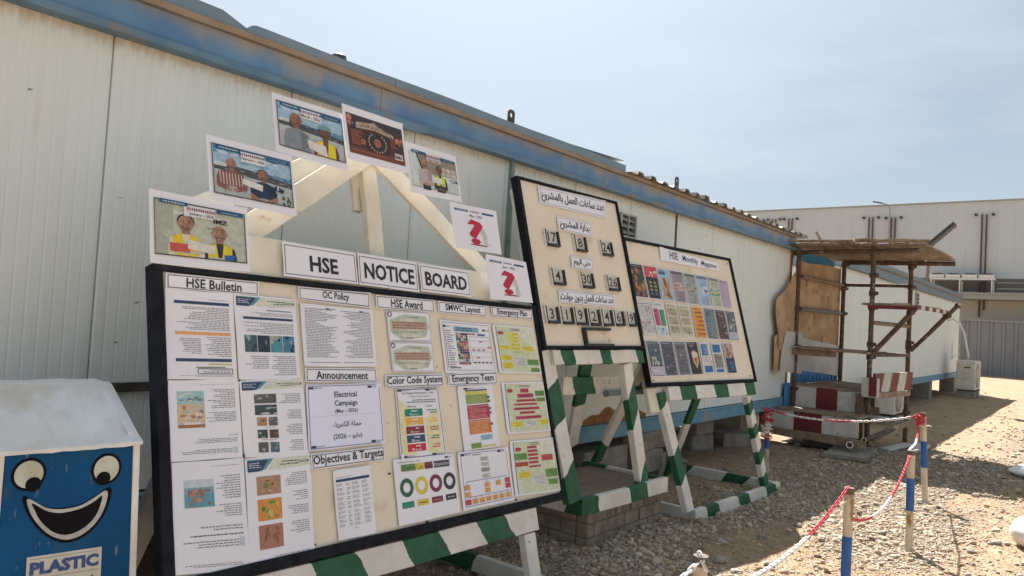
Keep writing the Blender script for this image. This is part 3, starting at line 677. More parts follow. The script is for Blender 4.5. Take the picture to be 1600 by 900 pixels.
# roof flashings: rounded end towards the notch
def flashing(xa, xb, za, zb, r_at=None):
    mb = MB(); n = 40; y0 = WY-.07
    for i in range(n+1):
        x = xa+(xb-xa)*i/n; zt = za+(zb-za)*i/n
        if r_at == 'R' : zt -= .05*max(0, (x-(xb-.22))/.22)**3
        if r_at == 'L' : zt -= .03*max(0, ((xa+.06)-x)/.06)**2
        zt += .003*math.sin(x*4)
        for y, z in ((y0, 2.961), (y0+.0003, zt-.001), (y0+.0006, zt-.0005), (WY+.5, zt-.04), (WY+.5, zt-.05), (y0+.03, 2.961)): mb.v.append((x, y, z))
    for i in range(n):
        for k in range(6): mb.f.append((i*6+k, i*6+(k+1) % 6, (i+1)*6+(k+1) % 6, (i+1)*6+k))
    mb.f += [tuple(range(5, -1, -1)), tuple(n*6+k for k in range(6))]; mb.m = [0]*len(mb.f); mb.c = [None]*len(mb.f)
    return mb.build('roof_flashing', 'flash', cab)
flashing(CX0, 2.03, 3.035, 3.03, 'R'); flashing(2.036, 3.07, 3.012, 3.018, 'L'); flashing(3.074, 5.95, 3.018, 3.03)
# corrugated roof sheet, its ribs ending at the eaves
def roof_sheet(x0, x1, y0, y1, z, parent, pitch=.25, h=.045, name='roof_sheet', slope=.0, m='zinc_roof'):
    mb = MB(); pr = []; x = x0
    while x < x1-.01:
        hh_ = h*random.uniform(.55, 1.15); dx_ = random.uniform(-.02, .02); pr += [(x, 0), (x+pitch*.5+dx_, random.uniform(-.003, .004)), (x+pitch*.6+dx_, hh_), (x+pitch*.9, hh_*random.uniform(.75, 1))]; x += pitch
    pr.append((x, 0)); k = len(pr)
    for y, s in ((y0, 0), (y1, slope)):
        for t in (0, -.006):
            for px, pz in pr: mb.v.append((px, y, z+pz+t+s))
    for i in range(k-1):
        mb.f += [(i, i+1, 2*k+i+1, 2*k+i), (k+i+1, k+i, 3*k+i, 3*k+i+1), (i+1, i, k+i, k+i+1), (2*k+i, 2*k+i+1, 3*k+i+1, 3*k+i)]
    mb.m = [0]*len(mb.f); mb.c = [None]*len(mb.f); return mb.build(name, m, parent)
roof_sheet(5.97, CX1+.1, WY-.12, 6.7, 2.967, cab, slope=.04)
cb('roof_cover', 'zinc_roof', ((CX0, WY+.5, 2.99), (5.96, 6.7, 3.03)))
# lifting lugs on the roof edge
def lug(x, ly=WY-.02):
    mb = MB(); wd, h0, h1, t = .075, 3.02, 3.135, .012; cxx, cz, r = x+wd/2, 3.095, .019; N = 12
    circ = [(cxx+r*math.cos(2*math.pi*k/N), cz+r*math.sin(2*math.pi*k/N)) for k in range(N)]
    outr = []
    for k in range(N):
        a = 2*math.pi*k/N; c_, s_ = math.cos(a), math.sin(a); s1 = min((wd/2)/abs(c_) if abs(c_) > 1e-6 else 9, ((h1-cz) if s_ > 0 else (cz-h0))/abs(s_) if abs(s_) > 1e-6 else 9); outr.append((cxx+c_*s1, cz+s_*s1))
    for y in (ly, ly+t):
        mb.v += [(a, y, b) for a, b in circ]+[(a, y, b) for a, b in outr]
    for k in range(N):
        j = (k+1) % N
        mb.f += [(k, j, N+j, N+k), (2*N+j, 2*N+k, 3*N+k, 3*N+j), (j, k, 2*N+k, 2*N+j), (N+k, N+j, 3*N+j, 3*N+k)]
    mb.m = [0]*len(mb.f); mb.c = [None]*len(mb.f); return mb.build('lifting_lug', 'dark_metal', cab)
lug(4.26); lug(7.07)
mb = MB(); mb.tube([(2.70, WY+.03, 3.03), (2.70, WY+.03, 3.06), (2.70, WY+.03, 3.075)], .05, 12, rr=[.05, .045, .02]); mb.build('roof_cap', 'tarp_black', cab)
# loose white sheet edge lifted over the roof
mb = MB(); mb.add([(5.0, WY-.02, 3.045), (6.0, WY-.02, 3.085), (6.0, WY+.5, 3.12), (5.0, WY+.5, 3.06)], [(0, 1, 2, 3)]); mb.add([(5.0, WY-.02, 3.041), (6.0, WY-.02, 3.080), (6.0, WY+.5, 3.115), (5.0, WY+.5, 3.055)], [(3, 2, 1, 0)]); mb.build('loose_roof_sheet', 'sheet_white', cab)
# cover strips and down pipe on the wall
cb('down_pipe', 'pipe_grey', ((4.325, WY-.034, .615), (4.358, WY-.002, 2.75)), bevel=.004)
cb('cover_strip', 'brown_strip', ((7.155, WY-.012, .615), (7.178, WY-.001, 2.75)))
cb('cable_trunking', 'dark_metal', ((1.0, WY-.03, 1.098), (3.2, WY-.001, 1.14)))
# louvred vent
vt = cb('vent_frame', 'zinc', ((5.93, WY-.06, 2.36), (5.955, WY-.001, 2.585)), ((6.205, WY-.06, 2.36), (6.23, WY-.001, 2.585)), ((5.956, WY-.06, 2.36), (6.204, WY-.001, 2.378)), ((5.956, WY-.06, 2.567), (6.204, WY-.001, 2.585)), ((6.075, WY-.058, 2.379), (6.09, WY-.002, 2.566)))
cb('vent_back', 'dark_metal', ((5.956, WY-.012, 2.379), (6.204, WY-.002, 2.566)), parent=vt)
for k in range(3):
    for xa, xb in ((5.958, 6.073), (6.092, 6.202)):
        mb = MB(); z = 2.40+k*.06; mb.frame((0, 0, 0), X_, Vector((0, math.cos(.6), math.sin(.6))), Vector((0, -math.sin(.6), math.cos(.6))), (0, 0, 0), (0, 0, 0)) if 0 else mb.add([(xa, WY-.055, z), (xb, WY-.055, z), (xb, WY-.02, z+.04), (xa, WY-.02, z+.04), (xa, WY-.055, z-.004), (xb, WY-.055, z-.004), (xb, WY-.02, z+.036), (xa, WY-.02, z+.036)], [(0, 1, 2, 3), (7, 6, 5, 4), (0, 4, 5, 1), (1, 5, 6, 2), (2, 6, 7, 3), (3, 7, 4, 0)]); mb.build('slat', 'zinc', vt)
# rusted foot of the wall behind the middle board
mb = MB(); pts = []
for i in range(22):
    x = 5.55+i*.055; pts.append((x, WY-.004, .66+.07*math.sin(i*.15)*abs(math.sin(i*.6+.4))+.05*math.sin(math.pi*i/21)))
mb.v = pts+[(p[0], WY-.004, .615) for p in pts]+[(p[0], WY-.0005, p[2]) for p in pts]; n = 22
for i in range(n-1): mb.f += [(n+i, n+i+1, i+1, i), (i, i+1, 2*n+i+1, 2*n+i)]
mb.m = [0]*len(mb.f); mb.c = [None]*len(mb.f); mb.build('rust_patch', 'wall_rust', cab)

# ------------------------------------------------------------------ second cabin
C2X, C2E = 13.4, 26.9
cab2 = thing('site_cabin', (C2X, WY, 0), 'second cream site cabin starting behind the scaffold shelter, ending beside the air conditioner', 'cabin')
def c2(name, m, *boxes, parent=cab2, **k): return cb(name, m, *boxes, parent=parent, **k)
q = None
xs_ = [C2X+.004, 14.9, 16.4, 17.9, 19.5, 21.3, 23.15, 25.0, C2E]
for a, b in zip(xs_[:-1], xs_[1:]):
    o = rib_panel(b-a-.006, 0, 2.13, .25 if b < 20 else .2, depth=.006 if b < 20 else .001).build('wall_panel', 'wall', cab2, origin=(0, 0, 0)); o.location = (a-C2X, 0, .62)
mb = rib_panel(3.0, 0, 2.13, .11, depth=.006); o = mb.build('end_wall', 'wall', cab2, origin=(0, 0, 0)); o.rotation_euler = (0, 0, -math.pi/2); o.location = (-.0, 3.0, .62)
c2('cabin_body', 'joint', ((C2X+.055, WY+.055, .60), (C2E-.01, 6.58, 2.93)))
c2('base_rail', 'blue_rail', ((C2X-.02, WY-.035, .47), (C2E, WY+.06, .612)), ((C2X-.02, WY+.061, .47), (C2X+.05, 6.6, .612)))
c2('fascia', 'flash', ((C2X-.03, WY-.05, 2.76), (C2E, WY+.05, 2.93)), ((C2X-.03, WY+.051, 2.76), (C2X+.05, 6.6, 2.93)))
c2('roof_edge', 'rust_ledge', ((C2X-.06, WY-.09, 2.932), (C2E+.05, WY+.2, 2.955)))
c2('roof_cover', 'flash', ((C2X-.05, WY-.07, 2.957), (C2E+.04, 6.6, 3.04)))
c2('corner_post', 'zinc', ((C2E+.002, WY-.03, .2), (C2E+.10, WY+.07, 2.755)), bevel=.006)
v2 = c2('vent_frame', 'zinc', ((19.85, WY-.04, 2.38), (20.15, WY-.001, 2.68)))
for k in range(3): c2('slat', 'dark_metal', ((19.88, WY-.05, 2.42+k*.085), (20.12, WY-.041, 2.47+k*.085)), parent=v2)
for x, wh_ in ((C2X+.1, 'near end'), (18.4, 'nearer middle'), (22.3, 'farther middle'), (C2E-.5, 'far end')):
    props(cb('concrete_block', 'block', ((x, WY+.02, -.05), (x+.4, WY+.42, .468)), parent=None, origin=(x+.2, WY+.2, 0)), 'grey concrete support block under the %s of the second cabin' % wh_, 'concrete block')

# ------------------------------------------------------------------ warehouse, fence and yard beyond
wh = thing('warehouse', (45, 0, 0), 'huge pale grey metal warehouse filling the background beyond the cabins', 'warehouse')
ytop = []
wy = [-26, -19, -12, -5, 5.17, 12.2, 19.2, 26.2, 33.2, 40]
for a, b in zip(wy[:-1], wy[1:]):
    mb = MB(); n = int((b-a)/.7)
    for i in range(n):
        y0, y1 = a+(b-a)*i/n, a+(b-a)*(i+1)/n
        mb.box((45, y0+.0015, 4.9), (45.2, y1-.0015, 8.93)); 
    mb.build('wall_panel', 'wh_wall', wh)
cb('parapet', 'wh_trim', ((44.93, -26, 8.931), (45.3, 40, 9.0)), parent=wh)
cb('lower_wall', 'wh_wall2', ((44.98, -26, 0), (45.19, 40, 4.2)), parent=wh)
cb('canopy', 'wh_trim', ((43.6, -26, 3.75), (44.97, 7.0, 4.0)), ((43.55, -26, 4.003), (44.975, 7.0, 4.08)), parent=wh)
cb('warehouse_body', 'joint', ((45.21, -25.9, 0), (75, 39.9, 8.9)), ((44.99, -26, 4.201), (45.19, 40, 4.899)), parent=wh)
cb('canopy_column', 'wh_trim', ((43.62, 5.95, 0), (43.78, 6.1, 3.748)), parent=wh)
def conduit(y, z0, z1, dots=True):
    for d in (0, .2):
        mb = MB(); mb.tube([(44.9, y+d, z0+(.0 if d else .35)), (44.9, y+d, z1)], .04, 8); mb.build('conduit', 'conduit', wh)
    for d in (-.28, .48):
        mb = MB(); mb.tube([(45.0, y+d, z1-.02), (44.8, y+d, z1-.02)], .07, 8); mb.build('wall_light', 'dark_metal', wh)
for y, z0, z1 in ((4.95, 2.9, 8.25), (9.25, 6.0, 8.25), (10.4, 6.0, 8.3), (14.9, 6.0, 8.4), (15.9, 6, 8.4)): conduit(y, z0, z1)
fd = Vector((.06, -1, 0)).normalized()
fence = thing('corrugated_fence', (43.0, 5.9, 0), 'grey corrugated metal fence in front of the warehouse loading bay', 'fence')
k = 0; pos = Vector((42.6, 5.75, 0)); fn = Vector((fd.y, -fd.x, 0))
fmb = None
for k in range(14):
    a = pos+fd*(k*1.0); mb = MB()
    for j in range(2):
        s = j*.5
        prof = [(s, 0), (s+.30, 0), (s+.35, .06), (s+.45, .06), (s+.5, 0)]
        for (p, d), (p2, d2) in zip(prof[:-1], prof[1:]):
            A, B = a+fd*p-fn*d*-1, a+fd*p2+fn*d2
            mb.add([A, B, B+Z_*2.62, A+Z_*2.62], [(0, 1, 2, 3)]); mb.add([A-fn*.02, B-fn*.02, B-fn*.02+Z_*2.62, A-fn*.02+Z_*2.62], [(3, 2, 1, 0)])
    mb.build('fence_sheet', 'fence_grey', fence)
mb = MB(); mb.frame(pos, fd, fn, Z_, (0, -.06, 2.622), (14, .10, 2.68)); mb.build('top_rail', 'wh_trim', fence)
# roof of the loading bay: platform with condenser units
pr = thing('condenser_platform', (44.2, 4.5, 4.08), 'white steel platform carrying a row of fan units above the canopy', 'platform')
mb = MB(); mb.box((43.9, 4.4, 4.75), (44.8, 7.3, 4.83))
for y in (4.5, 5.9, 7.2):
    for x in (43.92, 44.72): mb.box((x, y, 4.082), (x+.06, y+.06, 4.748))
mb.build('frame', 'plastic_white', pr)
mb = MB()
for z in (4.3, 4.6): mb.tube([(43.7, -6, z), (43.7, 4.3, z)], .02, 6)
for y in np.arange(-6, 4.4, 1.3): mb.tube([(43.7, y, 4.082), (43.7, y, 4.6)], .02, 6)
mb.build('railing', 'wh_trim', pr)
for k, w_ in enumerate(('leftmost', 'second from left', 'third from left', 'rightmost')):
    y = 7.0-k*.74
    fu = thing('condenser_unit', (44.3, y, 4.83), 'white rooftop condenser unit, %s of the four on the platform' % w_, 'condenser', 'condenser units on the platform')
    cb('housing', 'plastic_white', ((44.0, y-.33, 4.832), (44.6, y+.33, 5.02)), parent=fu)
    mb = MB(); mb.tube([(44.3, y, 5.021), (44.3, y, 5.09)], .25, 14); mb.build('fan_cowl', 'dark_metal', fu)
lamp = thing('street_lamp', (44.6, 9.48, 0), 'thin grey lamp post with a curved arm rising above the warehouse roofline', 'street lamp')
mb = MB(); mb.tube([(44.6, 9.48, 0), (44.6, 9.48, 8.75), (44.6, 9.55, 8.9), (44.6, 9.8, 9.0), (44.6, 9.95, 9.05)], .045, 8); mb.build('post', 'wh_trim', lamp)
mb = MB(); mb.frame((44.6, 10.15, 9.1), X_, Vector((0, .97, .22)), Vector((0, -.22, .97)), (-.09, -.28, -.04), (.09, .22, .03)); mb.build('lamp_head', 'dark_metal', lamp, bevel=.02)

# ------------------------------------------------------------------ air conditioning units
def ac_unit(x, y, z, s, label, fan_dir):
    t = thing('air_conditioner', (x, y, z), label, 'air conditioner')
    w2, d2, h = .42*s, .17*s, .62*s
    mb = MB(); mb.box((x-w2, y-d2, z+.03), (x+w2, y+d2, z+h)); o = mb.build('casing', 'ac_white', t, bevel=.015)
    fy = y-d2-.012; N = 24
    mb = MB(); cx, cz, r = x-w2*.2, z+h*.52, h*.40
    for rr in np.linspace(.25, 1, 5):
        mb.tube([(cx+r*rr*math.cos(a), fy, cz+r*rr*math.sin(a)) for a in np.linspace(0, 2*math.pi, N+1)], .005*s, 5, cap=False)
    for a in np.linspace(0, math.pi, 7)[:-1]: mb.tube([(cx-r*math.cos(a), fy, cz-r*math.sin(a)), (cx+r*math.cos(a), fy, cz+r*math.sin(a))], .004*s, 5)
    mb.build('fan_guard', 'ac_white', t)
    mb = MB(); mb.tube([(cx, fy+.009, cz), (cx, fy+.004, cz)], r*.98, N); bk = mb.build('fan_opening', 'ac_grille', t)
    mb = MB()
    for k in range(3):
        a = k*2.09; mb.add([(cx+.2*r*math.cos(a-.4), fy+.002, cz+.2*r*math.sin(a-.4)), (cx+.85*r*math.cos(a-.2), fy+.002, cz+.85*r*math.sin(a-.2)), (cx+.85*r*math.cos(a+.5), fy+.003, cz+.85*r*math.sin(a+.5)), (cx+.2*r*math.cos(a+.6), fy+.003, cz+.2*r*math.sin(a+.6))], [(0, 1, 2, 3)])
    mb.build('fan_blade', 'ac_white', bk)
    mb = MB(); mb.box((x-w2-.004, y-d2*.5, z+h*.75), (x-w2-.001, y+d2*.2, z+h*.80)); mb.build('badge', 'dark_metal', t)
    mb = MB()
    for k in range(9): mb.box((x-w2-.006, y-d2*.8, z+.1+k*.055*s), (x-w2-.001, y+d2*.8, z+.115+k*.055*s))
    mb.build('side_louvre', 'ac_white', t)
    for dx in (-.7, .7): mb = MB(); mb.box((x+dx*w2-.03, y-d2*1.1, z), (x+dx*w2+.03, y+d2*1.1, z+.028)); mb.build('foot', 'dark_metal', t)
    return t
ac_unit(24.55, 3.02, .2, 1.35, 'cream outdoor air conditioner on blocks at the far end of the second cabin', 0)
for k, (a, b) in enumerate(((24.05, 24.45), (24.65, 25.1))):
    props(cb('concrete_block', 'block', ((a, 2.8, -.05), (b, 3.25, .195)), parent=None, origin=(a+.2, 3, 0)), ('left' if k == 0 else 'right')+' concrete block supporting the far air conditioner', 'concrete block')
hz = thing('pipe_hose', (24.6, 3.3, 1.05), 'pale lagged pipe arching from the cabin wall down to the far air conditioner', 'pipe')
mb = MB(); mb.tube([(24.6, 3.58, 2.15), (24.62, 3.45, 2.2), (24.66, 3.3, 2.1), (24.75, 3.18, 1.8), (24.78, 3.12, 1.45), (24.72, 3.06, 1.2), (24.72, 3.06, 1.06)], .03, 8); mb.build('hose', 'plastic_white', hz, smooth=True)
mb = MB(); mb.tube([(24.25, 3.4, 1.05), (24.25, 3.4, 1.6)], .02, 6); mb.tube([(24.1, 3.4, 1.12), (24.9, 3.4, 1.15)], .02, 6); mb.build('valve_pipe', 'plastic_white', hz)
ac_unit(14.9, 3.05, .16, .95, 'outdoor air conditioner standing low behind the striped handrail board', 0)
props(cb('concrete_block', 'block', ((14.5, 2.9, -.04), (15.3, 3.2, .155)), parent=None, origin=(14.9, 3.05, 0)), 'low concrete slab under the air conditioner behind the scaffold', 'concrete block')

# ------------------------------------------------------------------ notice boards
B1 = Plane((1.2889, 2.5157, .5196), .0139, .2732, -.0223)
B2 = Plane((3.9103, 2.876, 1.3514), -.0542, .2704, .0075)
B3 = Plane((5.2345, 2.7801, 1.0651), -.0972, .2777, -.0025)
def board(root, pl, W, H, fr, depth=.035):
    fb, ft, fl, frr = fr   # frame widths: bottom, top, left, right
    mb = MB(); mb.frame(pl.P, pl.e, pl.u, pl.n, (.006, .006, -depth), (W-.006, H-.006, -.006)); mb.build('panel', 'panel_cream', root)
    for nm, a, b in (('frame_strip', (0, 0), (W, fb)), ('frame_strip', (0, H-ft), (W, H)), ('frame_strip', (0, fb+.0005), (fl, H-ft-.0005)), ('frame_strip', (W-frr, fb+.0005), (W, H-ft-.0005))):
        mb = MB(); mb.frame(pl.P, pl.e, pl.u, pl.n, (a[0], a[1], -depth-.012), (b[0], b[1], .012)); mb.build(nm, 'frame_black', root, bevel=.002)
def base(root, ex, n0, O, W, D, z0, h, t, ph=(0, 0, 0), flat=None):
    """rectangular timber base: front rail and two side rails and a back rail; O front left corner on the ground"""
    O = Vector(O); zc = Z_*(z0+h/2)
    bar('base_rail', O+zc-n0*t/2-ex*.0, O+ex*W+zc-n0*t/2, h, t, Z_, root, stripe=ph[0])
    bar('base_side', O+ex*(t/2)-n0*(t+.002)+zc, O+ex*(t/2)-n0*D+zc, h, t, Z_, root, stripe=ph[1])
    bar('base_side', O+ex*(W-t/2)-n0*(t+.002)+zc, O+ex*(W-t/2)-n0*D+zc, h, t, Z_, root, stripe=ph[2])
WHITE = (1, 0, 1, 0)
def ST(p, ph, sl, duty=.45): return (p, ph, sl, duty)
# --- board 1
nb1 = thing('notice_board', (2.5, 2.5, 0), 'large black framed cream notice board full of printed safety papers', 'notice board')
board(nb1, B1, 2.455, 1.2035, (.045, .024, .042, .016))
e, u, n = B1.e, B1.u, B1.n
bar('support_rail', B1.at(.22, -.068, -.02), B1.at(2.17, -.068, -.02), .125, .045, u, nb1, stripe=ST(.52, .06, .55, .45))
n0 = Vector((0, -1, 0)); ex = Vector((1, 0, 0))
for x in (.35, 2.08):
    top = B1.at(x, -.135, -.022); k = (top.z-.10)/u.z; bot = top-u*k
    bar('leg', top, bot, .10, .05, e, nb1, stripe=WHITE)
    # rear post behind the board
    bar('rear_post', B1.at(x, .0, -.075), B1.at(x, 1.15, -.075), .09, .045, e, nb1, stripe=WHITE)
fy = B1.at(2.08, -.135).y-.11
base(nb1, ex, n0, (1.62, 2.375, 0), 1.83, .95, .01, .10, .045, (ST(.6, .1, .5), ST(.9, .62, 0, .4), ST(.85, .30, .4, .38)))
bar('brace', (1.29, 3.22, .0), (1.49, 2.72, 1.15), .10, .04, X_, nb1, stripe=WHITE)
bar('brace', (3.35, 3.2, .08), (3.30, 2.80, .9), .09, .04, X_, nb1, stripe=ST(.6, .2, .4))
# timber arch above it
bar('arch_lintel', B1.at(.02, 1.292, -.02), B1.at(2.10, 1.294, -.02), .19, .022, u, nb1, m='cream_wood')
bar('arch_rafter', B1.at(.17, 1.215, -.045), B1.at(1.22, 1.985, -.045), .125, .022, u, nb1, m='cream_wood')
bar('arch_rafter', B1.at(1.20, 2.02, -.045), B1.at(2.13, 1.36, -.045), .125, .022, u, nb1, m='cream_wood')
bar('arch_rafter', B1.at(.13, 1.44, -.115), B1.at(1.18, 2.02, -.115), .10, .02, u, nb1, m='cream_wood')
bar('arch_rafter', B1.at(1.28, 2.06, -.115), B1.at(2.12, 1.47, -.115), .10, .02, u, nb1, m='cream_wood')
bar('king_post', B1.at(1.218, 1.93, -.072), B1.at(1.212, 1.20, -.072), .10, .04, e, nb1, m='cream_wood')
bar('king_post', B1.at(1.165, 1.93, -.12), B1.at(1.16, 1.66, -.12), .05, .03, e, nb1, m='cream_wood')
for p in ((.03, 1.22), (2.39, 1.22), (1.2, 1.22)):
    mb = MB(); a = B1.at(p[0], p[1]-.015, .02); mb.tube([a, a+n*.006], .006, 8); mb.build('bolt', 'zinc', nb1)
# --- board 2
nb2 = thing('notice_board', (4.6, 2.8, .28), 'square black framed board of sliding number tiles on a green striped stand', 'notice board')
board(nb2, B2, 1.245, 1.2207, (.022, .018, .035, .018))
e2 = Vector((math.cos(-.03), math.sin(-.03), 0)); n2 = Vector((e2.y, -e2.x, 0))
Z2 = .262
bar('support_rail', B2.at(.10, -.055, -.02), B2.at(1.215, -.055, -.02), .10, .045, B2.u, nb2, stripe=ST(.46, .32, .12, .28))
for x, bx, st, wd in ((.04, 4.07, ST(.56, .29, .55, .46), .14), (.97, 5.0, ST(.61, .37, 1.2, .36), .12)):
    t0 = B2.at(x+(.03 if x < .5 else 0), (0 if x < .5 else -.11), -.05 if x < .5 else -.02); bot = Vector((bx+.02, 2.70, Z2+.10))
    bar('leg', t0, bot, wd, .055, e2, nb2, stripe=st)
    bar('rear_post', B2.at(x+.03, 0, -.07), B2.at(x+.03, 1.15, -.07), .09, .045, B2.e, nb2, stripe=WHITE)
base(nb2, e2, n2, (4.155, 2.66, 0), 1.15, .78, Z2, .112, .045, (ST(.66, .02, .35, .38), ST(.9, .02, .4, .16), ST(.50, .42, .9, .45)))
bar('back_rail', (4.42, 3.06, 1.07), (5.72, 3.02, 1.055), .13, .035, Z_, nb2, stripe=ST(.70, .53, .4, .38))
bar('brace', (5.06, 3.38, .53), (4.62, 2.98, 1.33), .13, .035, X_, nb2, stripe=ST(.95, .45, .3, .5))
bar('brace', (5.48, 3.40, .35), (5.38, 2.90, 1.28), .13, .035, X_, nb2, stripe=ST(1.15, -.22, .7, .2))
mb = MB(); mb.frame((4.30, 2.74, .335), e2, -n2, Z_, (0, 0, 0), (.98, .62, .014)); mb.build('base_board', 'ply_base', nb2)
mb = MB(); mb.tube([(4.93, 3.0, 1.0), (5.0, 3.0, 1.0), (5.55, 2.98, .99)], .022, 10, rr=[.028, .02, .02]); mb.build('roller', 'pipe_grey', nb2, smooth=False)
# --- board 3
nb3 = thing('notice_board', (6.1, 2.8, 0), 'black framed board of magazine covers, farthest of the three on striped stands', 'notice board')
board(nb3, B3, 1.80, 1.2413, (.028, .024, .012, .024))
e3 = Vector((math.cos(-.045), math.sin(-.045), 0)); n3 = Vector((e3.y, -e3.x, 0))
bar('support_rail', B3.at(.24, -.062, -.02), B3.at(1.74, -.062, -.02), .115, .045, B3.u, nb3, stripe=ST(.565, .34, .10, .42))
for x0_, bx, st, wd in (((5.43, 2.80, 1.005), (5.50, 2.535, .10), ST(.61, .11, .6, .40), .115), ((7.10, 2.72, .90), (7.13, 2.515, .06), ST(.235, .155, .45, .46), .105)):
    bar('leg', x0_, bx, wd, .055, e3, nb3, stripe=st)
for x in (.2, 1.6): bar('rear_post', B3.at(x, -.05, -.07), B3.at(x, 1.15, -.07), .09, .045, B3.e, nb3, stripe=WHITE)
base(nb3, e3, n3, (5.585, 2.505, 0), 1.72, .98, -.008, .105, .045, (ST(.60, .36, .55, .38), WHITE, ST(.62, .30, .8, .38)))
bar('brace', (6.97, 3.46, .03), (6.46, 2.93, .95), .115, .035, X_, nb3, stripe=ST(.9, .10, .45, .42))
mb = MB(); mb.frame(B3.P, B3.e, B3.u, B3.n, (.02, -.20, -.09), (.26, -.004, -.05)); mb.build('gusset_board', 'cream_wood', nb3, bevel=.004)

